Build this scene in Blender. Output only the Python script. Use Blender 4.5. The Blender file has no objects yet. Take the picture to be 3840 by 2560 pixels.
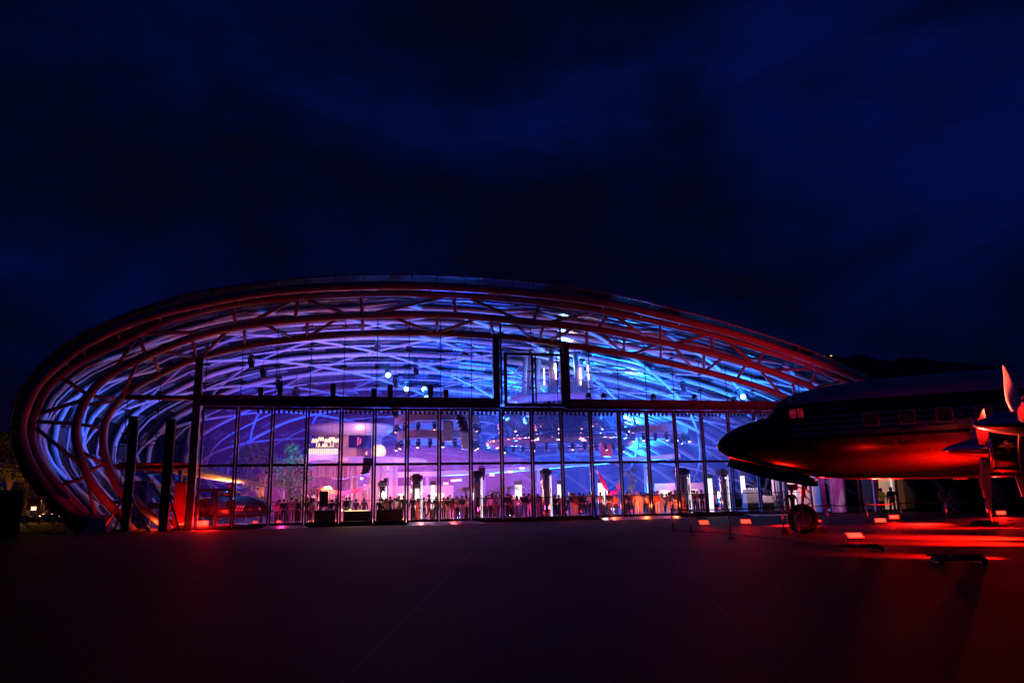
EK = 6
import bpy, bmesh, math, random
from mathutils import Vector, Matrix
random.seed(7)
scene = bpy.context.scene
col = scene.collection
PI = math.pi
R = math.radians

# ------------------------------------------------------------------ camera
FPX, PITCH, ROLL, CH = 2791.82, 0.21036, -0.02008, 1.45
cp, sp, cr, sr = math.cos(PITCH), math.sin(PITCH), math.cos(ROLL), math.sin(ROLL)
FW = Vector((0, cp, sp)); RT = Vector((cr, -sr*sp, sr*cp)); UP = Vector((-sr, -cr*sp, cr*cp))
cam = bpy.data.cameras.new('camera'); camo = bpy.data.objects.new('camera', cam); col.objects.link(camo)
cam.sensor_width = 36; cam.lens = FPX/3840*36; cam.clip_end = 6000; cam.clip_start = .05
m = Matrix((RT, UP, -FW)).transposed().to_4x4(); m.translation = (0, 0, CH); camo.matrix_world = m
scene.camera = camo
scene.view_settings.view_transform = 'Standard'; scene.view_settings.look = 'None'
scene.view_settings.exposure = 0; scene.view_settings.gamma = 1
cy = scene.cycles
cy.max_bounces = 8; cy.diffuse_bounces = 2; cy.glossy_bounces = 3; cy.transmission_bounces = 4
cy.transparent_max_bounces = 24; cy.volume_bounces = 0; cy.sample_clamp_indirect = 3; cy.sample_clamp_direct = 0
cy.caustics_reflective = False; cy.caustics_refractive = False
cy.use_denoising = True
cy.use_light_tree = True

# hangar frame: u runs along the glass front to the right, v into the hall, z up
TH = 0.23096; HS = 49.355; HX, HY = -0.41911*HS, HS; W = 0.04573*HS
CT_, ST_ = math.cos(TH), math.sin(TH)
def L2W(u, v, z=0): return Vector((HX+u*CT_-v*ST_, HY+u*ST_+v*CT_, z))
def W2L(p):
    x, y = p[0]-HX, p[1]-HY
    return Vector((x*CT_+y*ST_, -x*ST_+y*CT_, p[2]))
def ray(x, y): return FW+(x-1920)/FPX*RT-(y-1280)/FPX*UP
def gnd(x, y, z=0):                 # point of the photograph on the ground
    d = ray(x, y); s = (z-CH)/d.z
    return Vector((d.x*s, d.y*s, z))
def fac(x, y, v=0, k=0):            # point of the photograph on a plane of the hangar (v = v0 - k z), local coordinates
    d = ray(x, y); O = W2L((0, 0, CH)); d = Vector((d.x*CT_+d.y*ST_, -d.x*ST_+d.y*CT_, d.z))
    s = (v-k*O.z-O.y)/(d.y+k*d.z)
    return O+d*s

# ------------------------------------------------------------------ mesh helpers
class MB:
    def __init__(s): s.v = []; s.f = []; s.mi = []; s.m = 0
    def add(s, vs, fs):
        n = len(s.v); s.v += [Vector(p) for p in vs]
        for f in fs: s.f.append([i+n for i in f]); s.mi.append(s.m)
        return s
    def box(s, x0, y0, z0, x1, y1, z1):
        return s.add([(x0,y0,z0),(x1,y0,z0),(x1,y1,z0),(x0,y1,z0),(x0,y0,z1),(x1,y0,z1),(x1,y1,z1),(x0,y1,z1)],
                     [(3,2,1,0),(4,5,6,7),(0,1,5,4),(1,2,6,5),(2,3,7,6),(3,0,4,7)])
    def obox(s, c, ax, ay, az):     # centre and three half axes
        c, ax, ay, az = map(Vector, (c, ax, ay, az))
        return s.add([c-ax-ay-az, c+ax-ay-az, c+ax+ay-az, c-ax+ay-az, c-ax-ay+az, c+ax-ay+az, c+ax+ay+az, c-ax+ay+az],
                     [(3,2,1,0),(4,5,6,7),(0,1,5,4),(1,2,6,5),(2,3,7,6),(3,0,4,7)])
    def bar(s, a, b, w, h, up=(0,0,1)):
        a, b = Vector(a), Vector(b); d = (b-a).normalized(); u = Vector(up)
        sd = d.cross(u)
        if sd.length < 1e-4: sd = d.cross(Vector((1,0,0)))
        sd.normalize(); u = sd.cross(d).normalized()
        return s.obox((a+b)/2, (b-a)/2, sd*w/2, u*h/2)
    def tube(s, pts, r, n=8, caps=True, closed=False):
        pts = [Vector(p) for p in pts]; N = len(pts); rs = r if isinstance(r, (list, tuple)) else [r]*N
        prev = None; base = len(s.v); vs = []
        for i, p in enumerate(pts):
            if closed: d = (pts[(i+1) % N]-pts[i-1])
            else: d = pts[min(i+1, N-1)]-pts[max(i-1, 0)]
            d.normalize()
            if prev is None:
                x = d.cross(Vector((0,0,1)))
                if x.length < 1e-3: x = d.cross(Vector((1,0,0)))
            else: x = prev-d*prev.dot(d)
            x.normalize(); prev = x; y = d.cross(x)
            vs += [p+(x*math.cos(2*PI*k/n)+y*math.sin(2*PI*k/n))*rs[i] for k in range(n)]
        fs = []
        for i in range(N if closed else N-1):
            j = (i+1) % N
            for k in range(n):
                fs.append((i*n+k, i*n+(k+1) % n, j*n+(k+1) % n, j*n+k))
        if caps and not closed:
            fs.append(tuple(range(n-1, -1, -1))); fs.append(tuple((N-1)*n+k for k in range(n)))
        return s.add(vs, fs)
    def loft(s, rings, caps=True, closed=True):
        n = len(rings[0]); vs = [p for r in rings for p in r]; fs = []
        for i in range(len(rings)-1):
            for k in range(n if closed else n-1):
                fs.append((i*n+k, i*n+(k+1) % n, (i+1)*n+(k+1) % n, (i+1)*n+k))
        if caps:
            fs.append(tuple(range(n-1, -1, -1))); fs.append(tuple((len(rings)-1)*n+k for k in range(n)))
        return s.add(vs, fs)
    def lathe(s, prof, n=16, o=(0,0,0), axis='z', caps=True):
        o = Vector(o); rings = []
        for r, h in prof:
            ring = []
            for k in range(n):
                a = 2*PI*k/n; c_, s_ = math.cos(a)*r, math.sin(a)*r
                ring.append(o+Vector({'z': (c_, s_, h), 'x': (h, c_, s_), 'y': (s_, h, c_)}[axis]))
            rings.append(ring)
        return s.loft(rings, caps)
    def sphere(s, c, r, n=8, sq=(1,1,1)):
        c = Vector(c); rings = []
        for i in range(1, n):
            a = PI*i/n
            rings.append([c+Vector((math.sin(a)*math.cos(2*PI*k/(2*n))*r*sq[0], math.sin(a)*math.sin(2*PI*k/(2*n))*r*sq[1], -math.cos(a)*r*sq[2])) for k in range(2*n)])
        return s.loft(rings)
    def prism(s, poly, d):          # polygon extruded by vector d
        poly = [Vector(p) for p in poly]; d = Vector(d); n = len(poly)
        return s.add(poly+[p+d for p in poly], [tuple(range(n-1,-1,-1)), tuple(range(n, 2*n))]+[(k, (k+1) % n, n+(k+1) % n, n+k) for k in range(n)])
    def build(s, name, mat, parent=None, smooth=False, loc=None, rz=0, bevel=0):
        me = bpy.data.meshes.new(name); me.from_pydata([tuple(v) for v in s.v], [], s.f)
        mats = mat if isinstance(mat, (list, tuple)) else [mat]
        for q in mats: me.materials.append(q)
        if len(mats) > 1: me.polygons.foreach_set('material_index', s.mi)
        bm = bmesh.new(); bm.from_mesh(me); bmesh.ops.recalc_face_normals(bm, faces=bm.faces); bm.to_mesh(me); bm.free()
        if smooth: me.polygons.foreach_set('use_smooth', [True]*len(me.polygons))
        me.update()
        o = bpy.data.objects.new(name, me); col.objects.link(o)
        if parent: o.parent = parent
        if loc is not None: o.location = loc
        if rz: o.rotation_euler.z = rz
        if bevel:
            b = o.modifiers.new('bevel', 'BEVEL'); b.width = bevel; b.segments = 2; b.limit_method = 'ANGLE'
        return o
def tag(o, label=None, cat=None, group=None, kind=None):
    if label: o['label'] = label
    if cat: o['category'] = cat
    if group: o['group'] = group
    if kind: o['kind'] = kind
    return o
def empty(name, loc=(0,0,0), rz=0, parent=None):
    o = bpy.data.objects.new(name, None); col.objects.link(o); o.location = loc; o.rotation_euler = (0, 0, rz)
    o.empty_display_size = .2
    if parent: o.parent = parent
    return o
KIDS = {}
def copy_tree(o, parent=None):
    c = o.copy(); col.objects.link(c)
    if parent: c.parent = parent
    for ch in list(o.children): copy_tree(ch, c)
    return c

# ------------------------------------------------------------------ materials
def newmat(name):
    mt = bpy.data.materials.new(name); mt.use_nodes = True; nt = mt.node_tree
    return mt, nt, nt.nodes['Principled BSDF'], nt.nodes['Material Output']
def mat(name, c, rough=.5, metal=0, noise=.25, scale=3, spec=.5, bump=0, coat=0):
    mt, nt, p, out = newmat(name)
    p.inputs['Roughness'].default_value = rough; p.inputs['Metallic'].default_value = metal
    p.inputs['Specular IOR Level'].default_value = spec; p.inputs['Coat Weight'].default_value = coat
    p.inputs['Base Color'].default_value = (*c, 1)
    if noise:
        tc = nt.nodes.new('ShaderNodeTexCoord'); nz = nt.nodes.new('ShaderNodeTexNoise'); nz.inputs['Scale'].default_value = scale
        nz.inputs['Detail'].default_value = 5
        nt.links.new(tc.outputs['Object'], nz.inputs['Vector'])
        mp = nt.nodes.new('ShaderNodeMapRange'); mp.inputs['From Min'].default_value = .3; mp.inputs['From Max'].default_value = .7
        mp.inputs['To Min'].default_value = 1-noise; mp.inputs['To Max'].default_value = 1+noise
        nt.links.new(nz.outputs['Fac'], mp.inputs['Value'])
        mx = nt.nodes.new('ShaderNodeVectorMath'); mx.operation = 'SCALE'; mx.inputs[0].default_value = c
        nt.links.new(mp.outputs[0], mx.inputs['Scale']); nt.links.new(mx.outputs[0], p.inputs['Base Color'])
        mr = nt.nodes.new('ShaderNodeMapRange'); mr.inputs['From Min'].default_value = .3; mr.inputs['From Max'].default_value = .7
        mr.inputs['To Min'].default_value = max(.02, rough*.8); mr.inputs['To Max'].default_value = min(1, rough*1.2)
        nt.links.new(nz.outputs['Fac'], mr.inputs['Value']); nt.links.new(mr.outputs[0], p.inputs['Roughness'])
        if bump:
            b = nt.nodes.new('ShaderNodeBump'); b.inputs['Strength'].default_value = bump; b.inputs['Distance'].default_value = .02
            nt.links.new(nz.outputs['Fac'], b.inputs['Height']); nt.links.new(b.outputs[0], p.inputs['Normal'])
    return mt
def emat(name, c, s, noise=0, scale=2, base=(.1,.1,.1)):
    mt, nt, p, out = newmat(name)
    p.inputs['Base Color'].default_value = (*base, 1)
    p.inputs['Emission Color'].default_value = (*c, 1); p.inputs['Emission Strength'].default_value = s
    if noise:
        tc = nt.nodes.new('ShaderNodeTexCoord'); nz = nt.nodes.new('ShaderNodeTexNoise'); nz.inputs['Scale'].default_value = scale
        nt.links.new(tc.outputs['Object'], nz.inputs['Vector'])
        mp = nt.nodes.new('ShaderNodeMapRange'); mp.inputs['From Min'].default_value = .3; mp.inputs['From Max'].default_value = .7
        mp.inputs['To Min'].default_value = s*(1-noise); mp.inputs['To Max'].default_value = s*(1+noise)
        nt.links.new(nz.outputs['Fac'], mp.inputs['Value']); nt.links.new(mp.outputs[0], p.inputs['Emission Strength'])
    return mt
def glassmat(name, tint, refl=.06, rough=.02, wav=0):
    mt, nt, p, out = newmat(name); nt.nodes.remove(p)
    tr = nt.nodes.new('ShaderNodeBsdfTransparent'); tr.inputs['Color'].default_value = (*tint, 1)
    gl = nt.nodes.new('ShaderNodeBsdfGlossy'); gl.inputs['Roughness'].default_value = rough; gl.inputs['Color'].default_value = (.9,.95,1,1)
    fr = nt.nodes.new('ShaderNodeLayerWeight'); fr.inputs['Blend'].default_value = .25
    mp = nt.nodes.new('ShaderNodeMapRange'); mp.inputs['To Min'].default_value = refl; mp.inputs['To Max'].default_value = .8
    nt.links.new(fr.outputs['Fresnel'], mp.inputs['Value'])
    mx = nt.nodes.new('ShaderNodeMixShader'); nt.links.new(mp.outputs[0], mx.inputs['Fac'])
    nt.links.new(tr.outputs[0], mx.inputs[1]); nt.links.new(gl.outputs[0], mx.inputs[2]); nt.links.new(mx.outputs[0], out.inputs['Surface'])
    return mt
M = {}
M['steel'] = mat('painted_steel', (.27,.25,.25), .42, 0, .12, 1.2)
M['rib'] = mat('painted_rib', (.36,.40,.54), .4, 0, .1, 1.5)
M['frame'] = mat('door_frame_paint', (.10,.09,.09), .42, .3, .2, 4)
M['beam'] = mat('beam_paint', (.13,.13,.14), .4, .2, .2, 2)
M['dark'] = mat('black_metal', (.012,.012,.013), .45, .2, .3, 6)
M['black'] = mat('matt_black', (.008,.008,.009), .7, 0, .3, 6)
M['glass'] = glassmat('facade_glass', (.97,.97,.98), .012)
M['railglass'] = glassmat('rail_glass', (.85,.9,.95), .05)
M['smoked'] = glassmat('smoked_glass', (.35,.3,.3), .05)
M['mirror'] = mat('mirror_metal', (.55,.56,.6), .06, 1, .1, 1)
M['white'] = mat('white_lacquer', (.75,.73,.72), .35, 0, .08, 2)
M['grey'] = mat('grey_panel', (.28,.28,.29), .5, 0, .15, 3)
M['stone'] = mat('hall_floor_stone', (.22,.21,.22), .25, 0, .2, 1.5)
M['red_wall'] = mat('red_panel', (.55,.06,.05), .4, 0, .2, 1)
M['rubber'] = mat('tyre_rubber', (.016,.016,.017), .75, 0, .3, 8, bump=.3)
M['wood'] = mat('dark_wood', (.06,.035,.02), .5, 0, .4, 5)

# ------------------------------------------------------------------ sky
w = bpy.data.worlds.new('World'); scene.world = w; w.use_nodes = True; nt = w.node_tree
bg = nt.nodes['Background']; L = nt.links.new
sky = nt.nodes.new('ShaderNodeTexSky'); sky.sky_type = 'NISHITA'; sky.sun_disc = False
SUN_EL, SUN_ROT = R(-5.5), R(75)
sky.sun_elevation = SUN_EL; sky.sun_rotation = SUN_ROT; sky.altitude = 430; sky.air_density = 1.0; sky.dust_density = .4; sky.ozone_density = 4
tc = nt.nodes.new('ShaderNodeTexCoord')
mpn = nt.nodes.new('ShaderNodeMapping'); mpn.inputs['Scale'].default_value = (1, 1, 2.0); mpn.inputs['Location'].default_value = (-7.7, -2.6, 5.1)
L(tc.outputs['Generated'], mpn.inputs['Vector'])
n1 = nt.nodes.new('ShaderNodeTexNoise'); n1.inputs['Scale'].default_value = 2.1; n1.inputs['Detail'].default_value = 8; n1.inputs['Roughness'].default_value = .56; n1.inputs['Distortion'].default_value = .3
L(mpn.outputs[0], n1.inputs['Vector'])
cr_ = nt.nodes.new('ShaderNodeValToRGB'); L(n1.outputs['Fac'], cr_.inputs['Fac'])
e = cr_.color_ramp.elements
e[0].position = .37; e[0].color = (.12,.12,.13,1); e[1].position = .64; e[1].color = (.95,1.0,.98,1)
el = cr_.color_ramp.elements.new(.50); el.color = (.36,.36,.37,1)
add_ = nt.nodes.new('ShaderNodeVectorMath'); add_.operation = 'MULTIPLY_ADD'; add_.inputs[1].default_value = (.1,.14,.5); add_.inputs[2].default_value = (.003,.036,.58)
L(sky.outputs[0], add_.inputs[0])
n2_ = nt.nodes.new('ShaderNodeTexNoise'); n2_.inputs['Scale'].default_value = 6.5; n2_.inputs['Detail'].default_value = 9; n2_.inputs['Roughness'].default_value = .6; n2_.inputs['Distortion'].default_value = .5
L(mpn.outputs[0], n2_.inputs['Vector']); mr_ = nt.nodes.new('ShaderNodeMath'); mr_.operation = 'MULTIPLY_ADD'; mr_.inputs[1].default_value = .17; L(n2_.outputs['Fac'], mr_.inputs[0])
mr2_ = nt.nodes.new('ShaderNodeMath'); mr2_.operation = 'MULTIPLY_ADD'; mr2_.inputs[1].default_value = 1.0; mr2_.inputs[2].default_value = -.085; L(n1.outputs['Fac'], mr2_.inputs[0]); L(mr2_.outputs[0], mr_.inputs[2]); L(mr_.outputs[0], cr_.inputs['Fac'])
mul = nt.nodes.new('ShaderNodeVectorMath'); mul.operation = 'MULTIPLY'
L(add_.outputs[0], mul.inputs[0]); L(cr_.outputs[0], mul.inputs[1])
flo = nt.nodes.new('ShaderNodeVectorMath'); flo.operation = 'ADD'; flo.inputs[1].default_value = (.006,.006,.012)
L(mul.outputs[0], flo.inputs[0]); L(flo.outputs[0], bg.inputs['Color']); bg.inputs['Strength'].default_value = .10
sl = bpy.data.lights.new('sun', 'SUN'); sl.energy = .004; sl.angle = R(20); sl.color = (.5,.6,1)
so = bpy.data.objects.new('sun', sl); col.objects.link(so); so.rotation_euler = (R(70), 0, PI-SUN_ROT)

# ------------------------------------------------------------------ lamps
def lamp(kind, p, energy, c, target=None, size=.3, angle=120, blend=1, local=True, name='lamp'):
    l = bpy.data.lights.new(name, kind); l.energy = energy*EK; l.color = c
    if kind == 'AREA': l.size = size
    else: l.shadow_soft_size = size
    if kind == 'SPOT': l.spot_size = R(angle); l.spot_blend = blend
    o = bpy.data.objects.new(name, l); col.objects.link(o)
    p = L2W(*p) if local else Vector(p); o.location = p
    if target is not None:
        tg = L2W(*target) if local else Vector(target)
        o.rotation_euler = (tg-p).to_track_quat('-Z', 'Y').to_euler()
    return o
CY, BL, MG, PU, RD, OR, WA = (.01,.19,1), (.01,.06,1), (1,.05,.38), (.13,.03,1), (1,.006,.003), (1,.26,.05), (1,.52,.24)
# ------------------------------------------------------------------ ground
mt, nt, p, out = newmat('apron_concrete')
tc = nt.nodes.new('ShaderNodeTexCoord')
n1 = nt.nodes.new('ShaderNodeTexNoise'); n1.inputs['Scale'].default_value = .35; n1.inputs['Detail'].default_value = 8
n2 = nt.nodes.new('ShaderNodeTexNoise'); n2.inputs['Scale'].default_value = 14; n2.inputs['Detail'].default_value = 6
n3 = nt.nodes.new('ShaderNodeTexNoise'); n3.inputs['Scale'].default_value = 90; n3.inputs['Detail'].default_value = 2
for n in (n1, n2, n3): nt.links.new(tc.outputs['Object'], n.inputs['Vector'])
ma = nt.nodes.new('ShaderNodeMath'); ma.operation = 'ADD'; nt.links.new(n1.outputs['Fac'], ma.inputs[0]); nt.links.new(n2.outputs['Fac'], ma.inputs[1])
mb_ = nt.nodes.new('ShaderNodeMath'); mb_.operation = 'MULTIPLY_ADD'; mb_.inputs[1].default_value = .7; nt.links.new(n3.outputs['Fac'], mb_.inputs[0]); nt.links.new(ma.outputs[0], mb_.inputs[2])
rp = nt.nodes.new('ShaderNodeValToRGB'); nt.links.new(mb_.outputs[0], rp.inputs['Fac'])
rp.color_ramp.elements[0].position = .9; rp.color_ramp.elements[0].color = (.014,.0078,.0035,1)
rp.color_ramp.elements[1].position = 1.0; rp.color_ramp.elements[1].color = (.050,.028,.012,1)
mp = nt.nodes.new('ShaderNodeMapRange'); mp.inputs['From Min'].default_value = .9; mp.inputs['From Max'].default_value = 1.8; nt.links.new(mb_.outputs[0], mp.inputs['Value'])
nt.links.new(mp.outputs[0], rp.inputs['Fac']); rp.color_ramp.elements[0].position = .2; rp.color_ramp.elements[1].position = .8
nt.links.new(rp.outputs[0], p.inputs['Base Color']); p.inputs['Roughness'].default_value = .78; p.inputs['Specular IOR Level'].default_value = .03
b = nt.nodes.new('ShaderNodeBump'); b.inputs['Strength'].default_value = .35; b.inputs['Distance'].default_value = .01
nt.links.new(mb_.outputs[0], b.inputs['Height']); nt.links.new(b.outputs[0], p.inputs['Normal'])
M['apron'] = mt
tag(MB().add([(-1500,-60,0),(1500,-60,0),(1500,2500,0),(-1500,2500,0)], [(0,1,2,3)]).build('ground', mt), kind='structure')
M['joint'] = mat('slab_joint', (.004,.003,.003), .8, 0, .3, 4)
M['line'] = mat('worn_line_paint', (.12,.11,.10), .6, 0, .5, 5)
def strip(a, b, wd, mt, name, z=.004):
    a, b = Vector(a), Vector(b); d = (b-a).normalized(); n = Vector((-d.y, d.x, 0))*wd/2
    o = MB().add([a+n+Vector((0,0,z)), a-n+Vector((0,0,z)), b-n+Vector((0,0,z)), b+n+Vector((0,0,z))], [(0,1,2,3)]).build(name, mt)
    return tag(o, kind='structure')
k = 1.63265
strip(gnd(1090*k,1262*k), gnd(875*k,1568*k)-Vector((.35,2,0)), .03, M['joint'], 'pavement_joint')
strip(gnd(0,1303*k), gnd(3840,1290*k), .05, M['joint'], 'pavement_joint')
strip(gnd(0,1488*k), gnd(3840,1484*k), .02, M['joint'], 'pavement_joint')
strip(gnd(0,2042), gnd(2480,1972), .12, M['line'], 'painted_line')
strip(gnd(655,2013), gnd(735,1985), .12, M['line'], 'painted_line')
for yj in (2250, 2330): strip(gnd(0,yj+14), gnd(3840,yj), .018, M['joint'], 'pavement_joint')
for xa, xb in ((700,-900),(2500,2900),(3150,4600)): strip(gnd(xa,2066), gnd(xb,2559)-Vector((0,1,0)), .022, M['joint'], 'pavement_joint')
strip(gnd(2880,2012), gnd(3840,2068), .05, M['joint'], 'pavement_joint')

# ------------------------------------------------------------------ hills behind
mb = MB(); prev = None; pts = []
hp = [(2300,1480),(2700,1420),(2950,1345),(3060,1328),(3116,1330),(3180,1340),(3228,1330),(3290,1346),(3352,1352),(3378,1338),(3446,1342),(3520,1352),(3640,1362),(3760,1372),(3900,1380),(4300,1440),(4900,1560)]
top = []
for i in range(len(hp)-1):
    for j in range(6):
        t = j/6; x = hp[i][0]+(hp[i+1][0]-hp[i][0])*t; y = hp[i][1]+(hp[i+1][1]-hp[i][1])*t+random.uniform(-3,3)
        top.append((x, y))
vs = []; n = len(top)
for (x, y) in top:
    d = ray(x, y); s = 1500/d.y; P = Vector((d.x*s, 1500, CH+d.z*s)); vs += [P, Vector((P.x*.93, 1180, 40+P.z*.35)), Vector((P.x*.88, 950, -1))]
for i in range(n-1):
    for q in range(2): mb.f.append([i*3+q, (i+1)*3+q, (i+1)*3+q+1, i*3+q+1]); mb.mi.append(0)
mb.v = vs
M['hill'] = mat('forest_hill', (.02,.03,.02), .95, 0, .5, .02)
tag(mb.build('hills', M['hill'], smooth=True), kind='structure')
M['warmdot'] = emat('window_glow', (1,.7,.35), 1.2)
for (x, y) in ((3090,1333),(3117,1332)):
    d = ray(x, y+3); s = 1400/d.y
    o = MB().box(-1.2,-1.2,0,1.2,1.2,1.6).build('distant_house', M['warmdot'], loc=(d.x*s, 1400, CH+d.z*s))
    tag(o, 'tiny lit house window glowing on the dark hill crest', 'house', 'lit houses on the hill')

# ------------------------------------------------------------------ hangar
HG = empty('hangar', (HX, HY, 0), TH)
tag(HG, 'huge glass and steel hangar shell lit blue and purple from inside', 'hangar')
def smooth_pts(pts, n=4):
    pts = [Vector(p) for p in pts]; out = []
    for i in range(len(pts)-1):
        p0, p1, p2, p3 = pts[max(i-1,0)], pts[i], pts[i+1], pts[min(i+2,len(pts)-1)]
        for j in range(n):
            t = j/n; out.append(.5*((2*p1)+(p2-p0)*t+(2*p0-5*p1+4*p2-p3)*t*t+(3*p1-p0-3*p2+p3)*t**3))
    out.append(pts[-1])
    for _ in range(3): out = [out[0]]+[(out[i-1]+2*out[i]+out[i+1])/4 for i in range(1, len(out)-1)]+[out[-1]]
    return out
pxA = [(357,1984),(303,1942),(223,1875),(150,1792),(105,1716),(84,1646),(80,1582),(102,1515),(124,1467),(166,1411),(228,1358),(276,1318),(341,1279),(469,1217),(600,1174),(728,1144),(823,1124),(983,1096),(1200,1077),(1423,1071),(1583,1072),(1800,1083),(1959,1097),(2119,1114),(2278,1138),(2400,1163),(2496,1186),(2655,1224),(2814,1269),(3000,1336),(3235,1424)]
pxA2 = [(395,1990),(300,1905),(215,1818),(179,1775),(140,1716),(118,1646),(120,1590),(132,1546),(158,1483),(207,1422),(281,1368),(367,1320),(446,1288),(600,1210),(759,1166),(865,1142),(983,1126),(1110,1113),(1359,1100),(1519,1100),(1710,1106),(1800,1111),(1991,1128),(2119,1145),(2246,1164),(2400,1192),(2496,1214),(2655,1250),(2869,1314),(3000,1355),(3091,1393)]
pxB = [(500,1990),(420,1900),(360,1836),(322,1770),(300,1703),(284,1646),(285,1588),(306,1530),(332,1483),(370,1438),(424,1396),(494,1358),(600,1313),(696,1274),(791,1245),(887,1225),(1014,1207),(1200,1190),(1359,1182),(1519,1178),(1678,1180),(1800,1188),(1959,1204),(2119,1220),(2278,1241),(2400,1267),(2559,1299),(2719,1336),(2878,1387),(3000,1432),(3043,1451)]
pxC = [(640,1988),(575,1935),(484,1868),(446,1833),(424,1789),(405,1748),(391,1693),(387,1646),(392,1591),(415,1542),(446,1502),(478,1470),(526,1438),(600,1402),(664,1370),(737,1342),(823,1320),(919,1298),(1014,1281),(1200,1260),(1359,1250),(1519,1247),(1678,1249),(1800,1257),(1896,1262),(1991,1272),(2119,1292),(2278,1316),(2400,1337),(2559,1374),(2719,1412),(2878,1460),(2948,1489)]
pxE = [(285,2000),(242,1958),(179,1898),(105,1808),(61,1716),(41,1646),(37,1582),(48,1524),(69,1467),(105,1419),(153,1365),(204,1317),(274,1266),(351,1224),(446,1186),(542,1151),(600,1132),(696,1102),(823,1080),(983,1057),(1200,1037),(1423,1030),(1583,1032),(1800,1041),(1959,1054),(2119,1073),(2278,1101),(2400,1126),(2496,1151),(2655,1189),(2814,1237),(3000,1299),(3123,1349),(3286,1424)]
KA, K2, KB = .28, .20, .14
cA = [fac(x, y, 0, KA) for x, y in pxA]; c2 = [fac(x, y, 0, K2) for x, y in pxA2]; cB = [fac(x, y, 0, KB) for x, y in pxB]
cC = [fac(x, y) for x, y in pxC]; cE = [fac(x, y, 0, KA) for x, y in pxE]
def ext(c, us, zs): return c+[Vector((u, -(0 if abs(c[0].y) < 0 else 0)+yk*z, z)) for u, z, yk in zip(us, zs, [0]*len(us))]
for c, kk, tail in ((cA, KA, [(54,7.9),(59,4.6),(62,2),(63.5,0)]), (c2, K2, [(49.5,9.4),(54,7.0),(58.5,4.2),(61.5,1.8),(63,0)]), (cB, KB, [(48,7.9),(53,5),(56.5,2.2),(58.5,0)]),
                    (cC, 0, [(47,7.9),(51,5.6),(54,2.6),(55.5,0)]), (cE, KA, [(54,8.7),(59.6,5),(62.8,2.2),(64.4,0)])):
    for u, z in tail: c.append(Vector((u, -kk*z, z)))
for c in (cA, c2, cB, cC, cE): c[0].z = 0; 
sA, s2, sB, sC, sE = map(smooth_pts, (cA, c2, cB, cC, cE))
MB().tube(sA, .30, 12).build('arch_tube', M['steel'], HG, True)
MB().tube(s2, .26, 12).build('arch_tube', M['steel'], HG, True)
MB().tube(sB, .27, 12).build('arch_tube', M['steel'], HG, True)
MB().tube(sC, .26, 12).build('arch_tube', M['steel'], HG, True)
def nearest(c, p):
    return min(c, key=lambda q: (q-p).length)
S2B = [((124,1585),(274,1591)),((124,1590),(312,1754)),((128,1562),(306,1492)),((220,1409),(332,1476)),((500,1253),(424,1380)),((513,1243),(551,1325)),((540,1240),(790,1243)),((874,1156),(887,1214)),
 ((1112,1118),(910,1212)),((1121,1116),(1123,1193)),((1129,1116),(1330,1180)),((1353,1104),(1355,1178)),((1704,1108),(1379,1176)),((1713,1108),(1712,1180)),((1725,1110),(1969,1200)),((2015,1133),(2007,1205)),
 ((2259,1171),(2049,1208)),((2267,1176),(2256,1236)),((2285,1178),(2440,1266)),((2483,1216),(2473,1276)),((2674,1257),(2499,1284)),((2680,1259),(2665,1322)),((2700,1264),(2830,1368)),((2865,1315),(2850,1377)),((3060,1380),(2872,1387)),((3063,1388),(3040,1450)),((210,1818),(330,1790)),((3150,1420),(3043,1451))]
SBC = [((306,1510),(446,1500)),((332,1480),(453,1495)),((516,1350),(456,1492)),((567,1330),(593,1402)),((610,1310),(728,1344)),((731,1262),(747,1338)),((852,1232),(766,1336)),((903,1222),(911,1298)),((989,1212),(1123,1268)),((1131,1196),(1136,1266)),
 ((1280,1186),(1148,1264)),((1353,1183),(1355,1250)),((1436,1180),(1621,1248)),((1642,1179),(1642,1248)),((1800,1188),(1656,1248)),((1854,1194),(1854,1260)),((1905,1200),(2000,1272)),((2036,1212),(2034,1278)),((2167,1226),(2055,1280)),
 ((2197,1230),(2197,1304)),((2237,1236),(2329,1322)),((2343,1254),(2342,1326)),((2470,1280),(2360,1330)),((2483,1284),(2478,1355)),((2524,1292),(2604,1384)),((2623,1314),(2620,1388)),((2738,1342),(2642,1394)),((2781,1356),(2776,1430)),((2843,1376),(2936,1484)),((2980,1424),(2974,1497)),
 ((274,1591),(392,1610)),((306,1687),(389,1748)),((322,1775),(395,1740)),((318,1760),(379,1990))]
for a, b in S2B:
    A_, B_ = nearest(s2, fac(*a, 0, K2)), nearest(sB, fac(*b, 0, KB))
    MB().tube([A_, B_], .125, 10).build('strut', M['steel'], HG, True)
for a, b in SBC:
    A_ = nearest(sB, fac(*a, 0, KB)); B_ = nearest(sC, fac(*b)) if b[1] < 1900 else Vector((fac(*b).x, -.3, 0))
    MB().tube([A_, B_], .115, 10).build('strut', M['steel'], HG, True)
# ties from the rim tube back to the second chord
for i in range(6, len(sA)-6, 5):
    B_ = nearest(s2, sA[i]+Vector((0, .6, -.3)))
    MB().tube([sA[i], B_], .07, 8).build('tie', M['steel'], HG, True)
# concrete foot
MB().loft([[Vector((fac(372,1990).x+dx*s_, dy*s_, z)) for dx, dy in ((-.55,-.7),(.55,-.7),(.55,.7),(-.55,.7))] for s_, z in ((1.25,0),(1,.35),(.72,1.1))]).build('foot_block', M['grey'], HG)
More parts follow.
